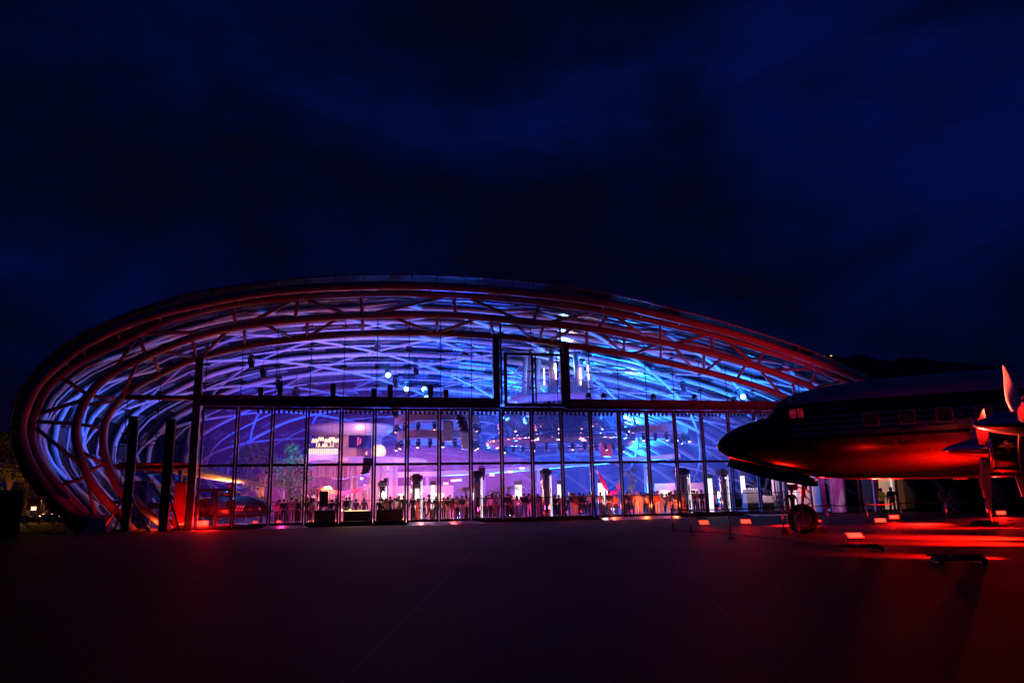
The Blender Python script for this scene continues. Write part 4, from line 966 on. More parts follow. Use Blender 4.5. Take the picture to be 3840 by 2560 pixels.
# platform behind the left glass
g = put('glass_platform', -3.0, 2.6, 0); tag(g, 'raised oval platform with glass rail behind the masts, red underside', 'platform')
z = 4.35; MB().loft([[Vector((2.9*s_*math.cos(2*PI*k/36), 1.9*s_*math.sin(2*PI*k/36), zz)) for k in range(36)] for s_, zz in ((.86,z-.38),(1,z-.1),(1,z))]).build('deck', M['red_wall'], g, True)
MB().loft([[Vector((2.8*math.cos(R(180+10*k)), 1.8*math.sin(R(180+10*k)), zz)) for k in range(19)] for zz in (z+.03, z+1.12)], caps=False, closed=False).build('glass_rail', M['railglass'], g)
MB().tube([(2.8*math.cos(R(180+10*k)), 1.8*math.sin(R(180+10*k)), z+1.14) for k in range(19)], .03, 5).build('handrail', M['dark'], g, True)
for k in range(7): MB().tube([(2.8*math.cos(R(180+30*k)), 1.8*math.sin(R(180+30*k)), z), (2.8*math.cos(R(180+30*k)), 1.8*math.sin(R(180+30*k)), z+1.14)], .025, 5).build('rail_post', M['dark'], g)
for x in (-1.6, 1.4): MB().tube([(x,.2,FZ),(x,.2,z-.2)], .14, 10).build('column', M['rib'], g, True)
# red booth and dark glass screen
def booth(px0, px1, py, v, mt_, label, depth=1.6):
    u0, u1 = U(px0, v), U(px1, v); zt = Zf((px0+px1)/2, py, v); h_ = (u1-u0)/2
    g = put('booth', (u0+u1)/2, v+depth/2, 0); tag(g, label, 'booth', None)
    MB().box(-h_,-depth/2,FZ,h_,depth/2,zt).build('booth_wall', M[mt_], g, bevel=.02)
    MB().box(-h_-.04,-depth/2-.04,zt,h_+.04,depth/2+.04,zt+.06).build('booth_top', M['dark'], g)
    return g
booth(652, 698, 1809, 1.0, 'red_wall', 'glossy red booth glowing from below beside the front post')
g = booth(492, 548, 1806, 1.4, 'smoked', 'dark glass booth between the two tall masts')
floodlight(L2W(U(690,.9),.7,FZ), 0, L2W(-1.6,-6,2), 'red floodlight glowing at the foot of the red booth', 110, w_=.28, h_=.2, tilt=60, group='red floodlights inside the glass')
floodlight(L2W(U(770,.8),.75,FZ), 0, L2W(.6,-6,2), 'brightest red floodlight inside, under the helicopter tail', 300, w_=.6, h_=.4, tilt=35, group='red floodlights inside the glass')
floodlight(L2W(U(962,1.0),1.0,FZ), 0, L2W(3,-6,2), 'small red floodlight under the helicopter nose', 60, w_=.22, h_=.18, tilt=60, group='red floodlights inside the glass')
floodlight(L2W(U(1050,1.0),1.0,FZ), 0, L2W(5.5,-6,2), 'small red floodlight before the guests at the third door', 45, w_=.26, h_=.18, tilt=60, group='red floodlights inside the glass')
lamp('SPOT', (.75,-.16,.5), 150, RD, (.75,-3,0), .1, 160, 1, name='door_spill')
lamp('POINT', (-2.4,-.35,.5), 8, (1,.05,.01), size=.1)
# orange wing-shaped canopy
ps = [(560,1776,.35),(640,1762,.6),(705,1770,.7),(800,1790,.5),(900,1805,.3),(1010,1823,.06)]
rings = []
for px, py, th in ps:
    p_ = fac(px, py, 6.5); rings.append([p_+Vector((0,-1.4,-.1)), p_+Vector((0,-.8,th*.6)), p_+Vector((0,1.6,th)), p_+Vector((0,1.8,0)), p_+Vector((0,0,-th*.35))])
M['canvas'] = mat('orange_canvas', (.62,.42,.26), .6, 0, .1, 1)
o = MB().loft(rings).build('wing_canopy', M['canvas'], None, True, loc=(HX,HY,0), rz=TH); tag(o, 'orange lit wing shaped canopy hanging above the helicopter', 'canopy')
lamp('AREA', (1.2, 5.2, 2.9), 55, (1,.42,.16), (1.0, 6.4, 5), size=1.6)
for px in (640, 860):
    p_ = fac(px, 1770, 7); o = MB().tube([p_, (p_.x, p_.y, 9)], .015, 4).build('hanger_cable', M['dark'], None, loc=(HX,HY,0), rz=TH); tag(o, 'thin steel cable holding up the orange wing canopy', 'cable', 'cables of the wing canopy')
# ------------------------------------------------------------------ helicopter
hu, hv = U(880, 3.6), 3.9
H = put('helicopter', hu, hv, FZ, R(4)); tag(H, 'small dark helicopter glowing red underneath, parked behind the first two doors', 'helicopter')
M['heli'] = mat('helicopter_paint', (.035,.016,.02), .18, 0, .1, 2, coat=.6)
hs = [(-3.6,.95,1.45,.22),(-3.0,.75,1.7,.5),(-2.2,.55,1.88,.72),(-1.2,.48,2.0,.8),(0,.46,2.05,.8),(.8,.46,2.02,.78),(1.5,.5,1.86,.72),(2.0,.56,1.6,.6),(2.4,.68,1.3,.42),(2.62,.82,1.05,.16)]
rings = []
for x, zb, zt_, hw in hs:
    zc, hh = (zb+zt_)/2, (zt_-zb)/2; rings.append([Vector((x, hw*math.copysign(abs(math.cos(2*PI*k/28))**.85, math.cos(2*PI*k/28)), zc+hh*math.copysign(abs(math.sin(2*PI*k/28))**.85, math.sin(2*PI*k/28)))) for k in range(28)])
MB().loft(rings).build('fuselage', M['heli'], H, True)
def hside(x, z, off=.012):
    for (a, b) in zip(hs[:-1], hs[1:]):
        if a[0] <= x <= b[0]:
            t = (x-a[0])/(b[0]-a[0]); zb, zt_, hw = [a[i]+(b[i]-a[i])*t for i in (1,2,3)]
    zc, hh = (zb+zt_)/2, (zt_-zb)/2; s_ = max(-1, min(1, (z-zc)/hh)); a_ = math.asin(math.copysign(abs(s_)**(1/.85), s_)); return Vector((x, -hw*abs(math.cos(a_))**.85-off, z))
for poly in ([(-1.0,1.15),(-.2,1.15),(-.2,1.8),(-.9,1.8)],[(0,1.1),(.75,1.1),(.85,1.75),(0,1.82)],[(.95,1.05),(1.6,1.1),(1.75,1.5),(1.1,1.74)],[(1.75,1.0),(2.15,1.05),(2.0,1.4),(1.85,1.45)]):
    c_ = sum((Vector((x, 0, z)) for x, z in poly), Vector())/len(poly); pts = []
    for i in range(len(poly)):
        a, b = poly[i], poly[(i+1) % len(poly)]
        for q in range(4): pts.append((a[0]+(b[0]-a[0])*q/4, a[1]+(b[1]-a[1])*q/4))
    ring_ = [hside(x, z) for x, z in pts]; MB().add([hside(c_.x, c_.z)]+ring_, [(0, i+1, (i+1) % len(ring_)+1) for i in range(len(ring_))]).build('window', M['cockpit'], H, True)
mb = MB()
for x in (.12,.3,.48): mb.add([hside(x, .95, .02), hside(x+.1, .95, .02), hside(x+.22, 1.32, .02), hside(x+.1, 1.32, .02)], [(0,1,2,3)])
mb.build('white_stripes', M['white'], H)
o = MB().lathe([(.02,0),(.10,0)], 20, (0,0,0), 'y').build('round_badge', M['white'], H); o.location = hside(-2.5, 1.35, .03)
MB().lathe([(.012,0),(.075,0)], 20, (0,-.004,0), 'y').build('badge_centre', M['red_wall'], o)
MB().tube([(-3.5,0,1.3),(-6,0,1.55),(-8.3,0,1.8)], [.24,.16,.10], 12).build('tail_boom', M['heli'], H, True)
MB().prism([(-8.5,-.03,1.6),(-7.9,-.03,1.7),(-8.5,-.03,2.7),(-8.8,-.03,2.7)], (0,.06,0)).build('fin', M['heli'], H)
MB().loft([[Vector((x, .35*s_, z)) for x, s_ in ((-1.6,0),(-1.2,1),(0,1),(.4,0),(0,-1),(-1.2,-1))] for z in (1.98, 2.22, 2.34)]).build('engine_cowl', M['heli'], H, True)
MB().tube([(-.35,0,2.2),(-.35,0,2.75)], .11, 10).tube([(-.35,0,2.62),(-.35,0,2.95)], .17, 10).build('rotor_mast', M['gear'], H, True)
hb = MB().lathe([(.08,2.78),(.28,2.8),(.3,2.9),(.1,2.98)], 14, (-.35,0,0)).build('rotor_hub', M['gear'], H, True)
for a in (2, 92, 182, 272):
    c_, s_ = math.cos(R(a)), math.sin(R(a)); pts = []
    rings = []
    for r_, dz in ((.2,0),(.8,.01),(2.2,-.03),(3.6,-.12),(4.7,-.24)):
        c0 = Vector((-.35+c_*r_, s_*r_, 2.88+dz)); t_ = Vector((-s_, c_, 0))*(.06 if r_ < .7 else .14)
        rings.append([c0-t_+Vector((0,0,.012)), c0+t_+Vector((0,0,.012)), c0+t_-Vector((0,0,.012)), c0-t_-Vector((0,0,.012))])
    b_ = MB().loft(rings).build('rotor_blade', M['grey'], H)
    e0 = rings[-1]; MB().loft([[p_+Vector((c_*d-.0, s_*d, .004*(1 if p_.z > e0[2].z+.001 else -1))) for p_ in e0] for d in (-.35, .02)]).build('blade_tip', M['canvas'], b_)
for s_ in (-1, 1):
    MB().tube([(-1.9,s_*.85,.05),(1.4,s_*.85,.05),(1.7,s_*.85,.16)], .04, 8).tube([(-1.0,s_*.55,.5),(-1.1,s_*.85,.06)], .03, 6).tube([(.8,s_*.55,.5),(.9,s_*.85,.06)], .03, 6).build('skid', M['gear'], H, True)
lamp('POINT', (hu-.5, hv-1.5, .35), 9, RD, size=.15); lamp('SPOT', (hu-.3, hv-1.2, 4.6), 330, CY, (hu, hv, 1.6), .2, 70, 1)
# ------------------------------------------------------------------ indoor trees and plants
def leafcloud(mb, clumps, n, size, seed):
    rd = random.Random(seed)
    for c_, r_ in clumps:
        c_ = Vector(c_)
        for _ in range(int(n*r_)):
            d = Vector((rd.gauss(0,1), rd.gauss(0,1), rd.gauss(0,1))).normalized()*r_*rd.random()**.45
            p_ = c_+Vector((d.x, d.y, d.z*.8)); a = Vector((rd.gauss(0,1), rd.gauss(0,1), rd.gauss(0,.6))).normalized()*size*rd.uniform(.6,1.3)
            b = a.cross(Vector((rd.gauss(0,1), rd.gauss(0,1), rd.gauss(0,1)))).normalized()*size*.45
            mb.add([p_-a, p_+b, p_+a, p_-b], [(0,1,2,3)])
M['leaf'] = mat('leaf_green', (.075,.10,.085), .55, 0, .3, 2)
M['bark'] = mat('bark', (.16,.10,.07), .8, 0, .3, 5)
def tree(px, v, h, clumps, label, leafn=420, size=.10, seed=1, trunk=.14, branches=7, cat='tree'):
    u = U(px, v); g = put('tree', u, v, FZ); tag(g, label, cat, None); rd = random.Random(seed)
    mb = MB().tube([(0,0,0),(.08,0,h*.2),(.0,.05,h*.4),(.12,0,h*.6),(.05,0,h*.8)], [trunk,trunk*.8,trunk*.65,trunk*.45,trunk*.15], 8)
    for k in range(branches):
        c_, r_ = clumps[k % len(clumps)]; z = h*rd.uniform(.2,.5); e_ = Vector(c_)
        mid = Vector((e_.x*.35, e_.y*.35, z+(e_.z-z)*.6)); mb.tube(smooth_pts([(0.03,0,z), mid, e_], 3), [trunk*.4*(1-i/7) + .01 for i in range(7)], 6)
    mb.build('trunk', M['bark'], g, True)
    mb = MB(); leafcloud(mb, clumps, leafn, size, seed); mb.build('crown', M['leaf'], g)
tree(985, 10, 5.6, [((-1.6,0,3.4),1.0),((-1.0,.3,4.8),1.1),((-.2,0,5.6),.9),((.5,-.2,4.4),.9),((-2.2,.2,4.6),.7),((-.7,-.3,3.0),.7),((-1.4,0,5.6),.7)], 'leafy brown lit tree behind the helicopter nose', 420, .11, 3)
tree(1085, 9, 5.6, [((0,0,5.6),.7),((.3,0,4.7),.95),((-.4,0,4.0),1.0),((.9,.1,4.2),.8),((.2,-.2,3.0),1.0),((1.1,0,3.3),.7),((-.8,0,3.1),.7),((.5,0,2.2),.7),((1.9,0,2.3),.6)], 'teal lit slender tree at the third door', 460, .10, 5)
tree(1122, 8, 2.2, [((0,0,1.6),.6),((.7,0,1.5),.5),((-.6,0,1.4),.5)], 'low yellow orange lit bush behind the guests at the third door', 420, .10, 8, .05, 5, 'bush')
tree(965, 8.5, 2.4, [((-.8,0,1.8),.6),((0,0,1.6),.6),((.6,0,1.7),.5)], 'low orange lit bush between helicopter and tree trunk', 380, .10, 9, .05, 5, 'bush')
lamp('SPOT', (U(1100,6), 6.5, 7.5), 520, (.02,.55,.62), (U(1090,9), 9, 4), .2, 60, 1)
lamp('SPOT', (U(990,9), 8.3, .4), 300, OR, (U(985,10), 10, 4), .1, 90, 1)
lamp('SPOT', (U(1120,7), 6.8, .4), 160, OR, (U(1122,8), 8, 2), .1, 100, 1)
tree(2368, 9, 3.6, [((0,0,2.2),.4),((.2,0,2.9),.4),((-.2,0,3.4),.35),((.35,0,3.7),.28)], 'thin yellow lit tree between blue beams at the fourteenth door', 520, .08, 11, .04, 5)
lamp('SPOT', (U(2360,8), 8.2, .4), 160, (1,.5,.08), (U(2368,9), 9, 3), .1, 90, 1)
tree(2645, 6, 2.3, [((1.0,0,1.6),.45),((.6,0,2.1),.4),((1.4,0,1.9),.3),((.9,0,1.0),.4)], 'pink lit flowering bush beside the chequered mirror pillar', 380, .09, 13, .05, 5, 'bush')
lamp('SPOT', (U(2690,5), 4.6, .5), 160, MG, (U(2680,6), 6, 1.6), .1, 110, 1)
def palm(px, v, h, label, seed, sp=1.3):
    u = U(px, v); g = put('palm', u, v, FZ); tag(g, label, 'palm', 'indoor palms'); rd = random.Random(seed)
    MB().tube([(0,0,0),(.05,0,h*.5),(0,0,h)], [.12,.09,.07], 8).build('trunk', M['bark'], g, True)
    mb = MB()
    for k in range(15):
        a = 2*PI*k/15+rd.uniform(-.2,.2); up_ = rd.uniform(.3,.9); pts = []
        for i in range(8):
            t = i/7; r_ = sp*t; z = h+up_*t-1.15*t*t*(1.1-.3*up_); pts.append(Vector((math.cos(a)*r_, math.sin(a)*r_, z)))
        for i in range(7):
            d = (pts[i+1]-pts[i]); sd = Vector((-math.sin(a), math.cos(a), -.35))
            for s_ in (-1, 1):
                for q in (0,.5):
                    p_ = pts[i]+d*q; l_ = .38*(1-.6*(i/7)); sd_ = Vector((-math.sin(a)*s_, math.cos(a)*s_, -.5)); mb.add([p_, p_+d*.22, p_+sd_*l_+d*.6], [(0,1,2)])
    mb.build('crown', M['leaf'], g)
palm(1905, 8, 2.35, 'green palm with arching fronds beside the broad white column', 2, 1.7)
palm(1862, 9, 2.0, 'smaller palm half behind the tenth mullion, beside the larger green palm', 4, 1.1)
palm(1745, 7, 2.3, 'small dark palm behind the man in the black jacket', 6, .9)
lamp('SPOT', (U(1900,6), 6.6, .4), 90, (.5,1,.6), (U(1905,8), 8, 3), .1, 100, 1)
# big pink rabbit-eared balloon replaced by plain pink petals sculpture seen over the crowd
M['pinkgloss'] = mat('pink_gloss', (.7,.04,.16), .2, 0, .05, 2)
g = put('petal_sculpture', U(2296,6), 6, FZ); tag(g, 'glossy pink sculpture with two pointed petals above the crowd', 'sculpture')
for x, t_, h_ in ((-.35,-.45,1.9),(.35,.55,1.3)):
    MB().loft([[Vector((x+t_*s_*h_+.22*math.sin(PI*min(1,s_*1.0+.02))*math.cos(2*PI*k/10), .1*math.sin(2*PI*k/10), 1.75+h_*s_)) for k in range(10)] for s_ in (0,.2,.45,.7,.9,.99)]).build('petal', M['pinkgloss'], g, True)
MB().sphere((-.15,0,1.75), .25, 8).sphere((.3,0,1.8), .22, 8).tube([(0,0,0),(0,0,1.6)], .05, 8).build('body', M['pinkgloss'], g, True)
lamp('SPOT', (U(2296,5), 5.0, 1.0), 90, MG, (U(2296,6), 6, 2.4), .1, 90, 1)
# catering machines beyond the nose gear
v = 2.4
for a, b, y0, mt_, lb_ in ((2792,2838,1835,'grey','grey coffee machine block with cups on top, behind the nose gear door'),(2838,2866,1857,'white','low white cabinet beside the grey coffee machine'),(2868,2896,1860,'white','white juice dispenser next to the low white cabinet')):
    u0, u1 = U(a, v), U(b, v); h_ = (u1-u0)/2; zt = Zf(a, y0, v); g = put('catering_machine', (u0+u1)/2, v, FZ); tag(g, lb_, 'machine')
    MB().box(-h_,-.35,0,h_,.35,.72).build('stand', M['dark'], g)
    MB().box(-h_*.97,-.33,.725,h_*.97,.33,zt-FZ).build('body', M[mt_], g, bevel=.02)
    if b == 2838:
        mb = MB()
        for k in range(7): mb.lathe([(.05,0),(.06,.12)], 8, (-h_+.15+k*.17, random.uniform(-.2,.2), zt-FZ+.005))
        mb.build('cups', M['white'], g)
    if b == 2896: MB().lathe([(.12,0),(.16,.1),(.16,.34),(.1,.42)], 12, (0,0,zt-FZ+.005)).build('hopper', M['smoked'], g)
lamp('AREA', (U(2840,2), 1.2, 3.6), 22, (1,.6,.65), (U(2840,2), 2.2, 1), size=1.5)
# striped curtain strips and lit wall beyond
g = put('striped_curtain', U(2925,2.2), 2.2, FZ); tag(g, 'hanging blue and white striped curtain behind the nose wheel', 'curtain')
rings = []
for z in (0, 3.6): rings.append([Vector((-.5+x*.05, .08*math.sin(x*1.1), z)) for x in range(21)])
mt, nt, p, out = newmat('striped_cloth'); tc = nt.nodes.new('ShaderNodeTexCoord'); wv = nt.nodes.new('ShaderNodeTexWave'); wv.inputs['Scale'].default_value = 1.6
nt.links.new(tc.outputs['Object'], wv.inputs['Vector']); rp = nt.nodes.new('ShaderNodeValToRGB'); rp.color_ramp.elements[0].position = .45; rp.color_ramp.elements[1].position = .55
rp.color_ramp.elements[0].color = (.02,.03,.25,1); rp.color_ramp.elements[1].color = (.6,.6,.7,1); nt.links.new(wv.outputs['Fac'], rp.inputs['Fac']); nt.links.new(rp.outputs[0], p.inputs['Base Color'])
MB().loft(rings, caps=False, closed=False).build('cloth', mt, g, True)
MB().tube([(-.6,0,3.62),(.6,0,3.62)], .03, 6).build('curtain_rail', M['dark'], g)
g = put('lit_wall', U(2985,4.5), 4.5, FZ); tag(g, 'pale lit wall with bright vertical strip behind the walking guard', 'partition')
MB().box(-2.2,-.05,0,2.2,.05,4.2).build('wall_panel', M['pinkwall'], g)
for x in (-1.5, -.1): MB().box(x-.06,-.09,.2,x+.06,-.055,4.0).build('light_strip', M['glow'], g)
lamp('AREA', (U(2985,3), 2.4, 3.5), 40, (1,.55,.7), (U(2985,4), 4.5, 1.5), size=2)
# ------------------------------------------------------------------ hanging bar platform behind the portal
v = 17; u = U(2090, v, 1480); zp = Zf(2050, 1500, v)
g = put('hanging_bar', u, v, 0); tag(g, 'round bar platform hung from the roof on thick white tubes behind the portal', 'hanging platform')
MB().lathe([(3.9,zp-.5),(4.7,zp-.15),(4.8,zp+.1),(4.7,zp+.2),(3,zp+.22)], 48).build('platform_deck', M['rib'], g, True)
MB().lathe([(4.6,zp+.22),(4.6,zp+1.3)], 48, caps=False).build('glass_rail', M['railglass'], g, True)
MB().tube([(4.62*math.cos(R(7.5*k)), 4.62*math.sin(R(7.5*k)), zp+1.32) for k in range(48)], .06, 6, closed=True).build('handrail', M['rib'], g, True)
for k in range(8):
    a = R(20+45*k); MB().tube([(3.4*math.cos(a), 3.4*math.sin(a), zp+.2),(3.0*math.cos(a), 3.0*math.sin(a), 16.2)], .26, 10).build('hanger_tube', M['rib'], g, True)
for k, a in enumerate((-125,-108,-70,-52)):
    a = R(a); x, y = 3.75*math.cos(a), 3.75*math.sin(a); MB().tube([(x,y,zp+1.0+(k % 2)*.5),(x,y,zp+2.6+(k % 2)*.4)], .06, 6).build('tube_lamp', emat('tube_lamp', (1,.45,.2), 8) if k == 0 else bpy.data.materials['tube_lamp'], g)
for x, c_ in ((-1.2,'shade'),(.0,'canvas'),(.8,'pinkwall'),(1.9,'leaf')):
    MB().box(x-.4,-2.6,zp+.25,x+.4,-2.2,zp+1.7).build('bar_cabinet', M[c_], g)
lamp('POINT', (u, v-2, zp+3.0), 160, (.2,.45,1), size=.5); lamp('POINT', (u+1, v, zp+1.5), 40, OR, size=.3); lamp('SPOT', (u, v-3, zp-4), 900, BL, (u, v, zp), .3, 110, 1)
# spotlights standing on the front beam
for i, px in enumerate((977,1050,1249,1402,1463,1614,1672)):
    u = fac(px, 1480, .45).x; s_ = 1 if px in (1050,1249,1463,1614) else .45
    g = put('beam_spotlight', u, .5, ZB1+.005); tag(g, 'black spotlight standing on the front beam above the %s door' % ORD[int(u/W)] + (', taller' if s_ == 1 else ', squat'), 'spotlight', 'spotlights on the front beam')
    MB().box(-.16,-.14,0,.16,.14,.12).build('base', M['black'], g)
    MB().loft([[Vector((x*sx_, y*sx_, z)) for x, y in ((-.18,-.16),(.18,-.16),(.18,.16),(-.18,.16))] for sx_, z in ((.8,.12),(1.05,.3),(1.0,.3+.55*s_),(.8,.38+.6*s_))]).build('lamp_head', M['dark'], g, bevel=.02)
for i, (px, lb_) in enumerate(((2059,'black spotlight standing inside the portal foot'),(2208,'small black spotlight on the beam, right beside the portal post'),(2265,'small black spotlight on the beam, second from the portal post'),(2451,'small black spotlight on the beam above the fifteenth door'),(2605,'low black spotlight on the beam above the sixteenth door'))):
    u = fac(px, 1495, .45).x
    g = put('beam_spotlight', u, .5, (8.1 if i == 0 else ZB1)+.005); tag(g, lb_, 'spotlight', 'spotlights on the front beam')
    MB().box(-.14,-.12,0,.14,.12,.1).build('base', M['black'], g)
    MB().sphere((0,0,.38), .2, 6, (1,.9,1.1)).box(-.2,-.06,.1,-.16,.06,.42).box(.16,-.06,.1,.2,.06,.42).build('lamp_head', M['dark'], g, True)
# moving lights up in the shell
def hung_lamp(px, py, v, lit, label, s_=1.6):
    p_ = fac(px, py, v); g = put('hung_stage_lamp', p_.x, p_.y, p_.z); tag(g, label, 'stage lamp', 'stage lamps hung from the ribs')
    stage_lamp(g, 0, 0, .3, .3, None, s_); MB().tube([(0,0,.3),(0,0,1.6)], .02, 4).build('hanger', M['dark'], g)
    if lit: MB().sphere((0,-.25*s_,-.3*s_), .16*s_, 6).build('lens', M[lit], g)
HL = [(943,1345,9,None),(988,1383,9,None),(1046,1425,9,None),(1110,1465,9,None),(1484,1420,14,None),(1598,1475,12,'glowbluedot'),(1589,1442,16,'glowbluedot'),(1523,1440,15,'glowbluedot'),(1455,1389,14,'glowbluedot'),(1560,1380,22,None),
      (2776,1470,8,'glowbluedot'),(2752,1500,7,None),(2560,1440,14,None),(1482,1525,5,None)]
place = ['over the third door, under the first rib','over the third door, lower of two','over the fourth door, near the beam','above the fourth mullion, close to the beam','in the middle of the purple ribs','over the seventh door, blue and lowest','over the seventh door, blue, second up','over the sixth door, blue pill shaped','over the fifth door, blue and highest','dim one over the sixth door',
         'large blue one near the airliner roof','square one beside the large blue one','small one over the fifteenth door','over the lamp ring beside the tower']
for (px, py, v, lit), lb_ in zip(HL, place): hung_lamp(px, py, v, lit, 'stage lamp hung from the roof ribs, '+lb_)
for px, py, v, e_, c_ in ((1598,1475,12,90,CY),(1523,1440,15,90,CY),(2776,1470,8,150,CY),(2135,1500,15,200,CY)):
    p_ = fac(px, py, v); lamp('POINT', (p_.x, p_.y-.6, p_.z), e_, c_, size=.2)
# wires and slender hangers
for i, (a, b) in enumerate((((1465,1325),(1885,1480)),((2180,1330),(2310,1495)),((2440,1345),(2335,1495)),((2335,1485),(2720,1462)),((1760,1200),(1655,1490)),((1745,1200),(1650,1490)))):
    A_, B_ = fac(*a, 5), fac(*b, 5); o = MB().tube([A_, B_], .02, 4).build('steel_wire', M['dark'], None, loc=(HX,HY,0), rz=TH)
    tag(o, ['long slanting steel wire crossing the purple ribs','steel wire slanting down from the portal','steel wire slanting up from the eleventh rod','nearly level cable with a slack, near the airliner','steep double rope by the portal, front strand','steep double rope by the portal, rear strand'][i], 'wire')
# light beams in the smoke
def volmat(name, c, e):
    mt = bpy.data.materials.new(name); mt.use_nodes = True; nt = mt.node_tree; nt.nodes.remove(nt.nodes['Principled BSDF']); out = nt.nodes['Material Output']
    pv = nt.nodes.new('ShaderNodeVolumePrincipled'); pv.inputs['Density'].default_value = .0004; pv.inputs['Color'].default_value = (.4,.4,.5,1)
    pv.inputs['Emission Color'].default_value = (*c, 1); pv.inputs['Emission Strength'].default_value = e; nt.links.new(pv.outputs[0], out.inputs['Volume']); return mt
# ------------------------------------------------------------------ people
def skin(verts, edges, radii, sub=1):
    me = bpy.data.meshes.new('tmp'); me.from_pydata([tuple(v) for v in verts], edges, []); o = bpy.data.objects.new('tmp', me); col.objects.link(o)
    md = o.modifiers.new('skin', 'SKIN'); md.use_smooth_shade = True; md.branch_smoothing = .3
    sv = me.skin_vertices[0].data
    for i, r in enumerate(radii): sv[i].radius = r if isinstance(r, tuple) else (r, r)
    sv[0].use_root = True
    if sub: s_ = o.modifiers.new('sub', 'SUBSURF'); s_.levels = sub; s_.render_levels = sub
    dg = bpy.context.evaluated_depsgraph_get(); out = bpy.data.meshes.new_from_object(o.evaluated_get(dg)); bpy.data.objects.remove(o); bpy.data.meshes.remove(me)
    out.polygons.foreach_set('use_smooth', [True]*len(out.polygons)); return out
def person_meshes(arms, legs, lean=0, fem=False, longhair=False, long_sleeve=True):
    """arms: per side (elbow offset, wrist offset) from the shoulder; legs: per side (knee, ankle) offsets from the hip; faces -y"""
    V, E, Rr = [], [], []
    def add(p, r, par=None):
        V.append(Vector(p)); Rr.append(r)
        if par is not None: E.append((par, len(V)-1))
        return len(V)-1
    sw, hw = (.165, .085) if fem else (.195, .085)
    pel = add((0,0,.95), .12); sp_ = add((0,.005+lean*.3,1.12), .105 if fem else .125, pel); ch = add((0,.0+lean*.7,1.32), .125 if fem else .145, sp_)
    nk = add((0,.01+lean,1.47), .052, ch); hd = add((0,-.005+lean,1.585), .085, nk); cr_2 = add((0,.0+lean,1.66), .078, hd)
    ns = add((0,-.10+lean,1.575), .016, hd)
    for s_ in (-1, 1): add((s_*.088,.005+lean,1.585), .018, hd)
    hips, shs = [], []
    for s_, (kn, an) in zip((-1, 1), legs):
        h_ = add((s_*hw,0,.88), .088, pel); k_ = add(V[h_]+Vector(kn), .058, h_); a_ = add(V[k_]+Vector(an), .040, k_)
        t_ = add(V[a_]+Vector((s_*.02,-.15,-.045)), .035, a_); hips.append((h_, k_, a_, t_))
    for s_, (el, wr) in zip((-1, 1), arms):
        s0 = add((s_*sw,lean,1.40), .058, ch); e_ = add(V[s0]+Vector((el[0]*s_, el[1], el[2])), .042, s0); w_ = add(V[e_]+Vector((wr[0]*s_, wr[1], wr[2])), .028, e_)
        d = (V[w_]-V[e_]).normalized(); pm = add(V[w_]+d*.07, .030, w_)
        x_ = d.cross(Vector((0,1,.2))).normalized()
        for q, ln in zip((-1.5,-.5,.5,1.5), (.06,.075,.072,.055)):
            f1 = add(V[pm]+d*.045+x_*q*.017, .0085, pm); add(V[f1]+d*ln*.7+Vector((0,-.01,0)), .0075, f1)
        th = add(V[w_]+d*.03+x_*(-.045), .009, w_); add(V[th]+d*.035+x_*(-.01), .008, th)
        shs.append((s0, e_, w_))
    body = skin(V, E, Rr, 1)
    # shirt
    v, e, r = [V[pel]-Vector((0,0,.05)), V[sp_], V[ch], V[nk]-Vector((0,0,.06))], [(0,1),(1,2),(2,3)], [.140, .125 if fem else .148, .142 if fem else .166, .075]
    for s0, e_, w_ in shs:
        n_ = len(v); v += [V[s0], V[e_]]; r += [.072, .056]; e += [(2, n_), (n_, n_+1)]
        if long_sleeve: v.append(V[e_].lerp(V[w_], .85)); r.append(.040); e.append((n_+1, n_+2))
    shirt = skin(v, e, r, 1)
    v, e, r = [V[pel], V[pel]+Vector((0,0,.06))], [(0,1)], [.128, .130]
    for h_, k_, a_, t_ in hips:
        n_ = len(v); v += [V[h_], V[k_], V[a_]+Vector((0,0,.03))]; r += [.100, .074, .062]; e += [(0, n_), (n_, n_+1), (n_+1, n_+2)]
    trous = skin(v, e, r, 1)
    mb = MB(); c_ = Vector((0,.012+lean,1.635))
    rings = []
    for i in range(6):
        a = PI*.5*i/5; rr = .098*math.cos(a)+.004
        drop = -.02 if i == 0 else 0
        rings.append([c_+Vector((rr*.92*math.cos(2*PI*k/14), rr*1.08*math.sin(2*PI*k/14)+.012, .085*math.sin(a)+drop-(.06 if i == 0 and math.sin(2*PI*k/14) > -.2 else 0))) for k in range(14)])
    mb.loft(rings)
    if longhair: mb.loft([[c_+Vector((w_*math.cos(2*PI*k/12), .065+.05*math.sin(2*PI*k/12), z)) for k in range(12)] for w_, z in ((.085,.02),(.10,-.1),(.105,-.22),(.07,-.34))])
    mb2 = MB()
    for h_, k_, a_, t_ in hips:
        q = V[a_]; sx_ = -.045; mb2.loft([[Vector((q.x+w_*math.cos(2*PI*k/10), q.y-.055+l_*math.sin(2*PI*k/10), z)) for k in range(10)] for w_, l_, z in ((.052,.14,q.z-.09),(.05,.135,q.z-.055),(.042,.09,q.z-.01),(.04,.05,q.z+.03))])
    return dict(body=body, shirt=shirt, trousers=trous, hair=mb, shoes=mb2)
ST = ((0,0,-.40),(0,.02,-.40)); stand = (((.0,.0,-.40),(.0,.02,-.395)), ((.0,.0,-.40),(.0,.02,-.395)))
shift_ = (((-.03,-.02,-.40),(-.02,.05,-.39)), ((.03,-.04,-.39),(.03,.06,-.40)))
walk = (((0,-.16,-.37),(0,.05,-.39)), ((0,.06,-.39),(0,.24,-.32)))
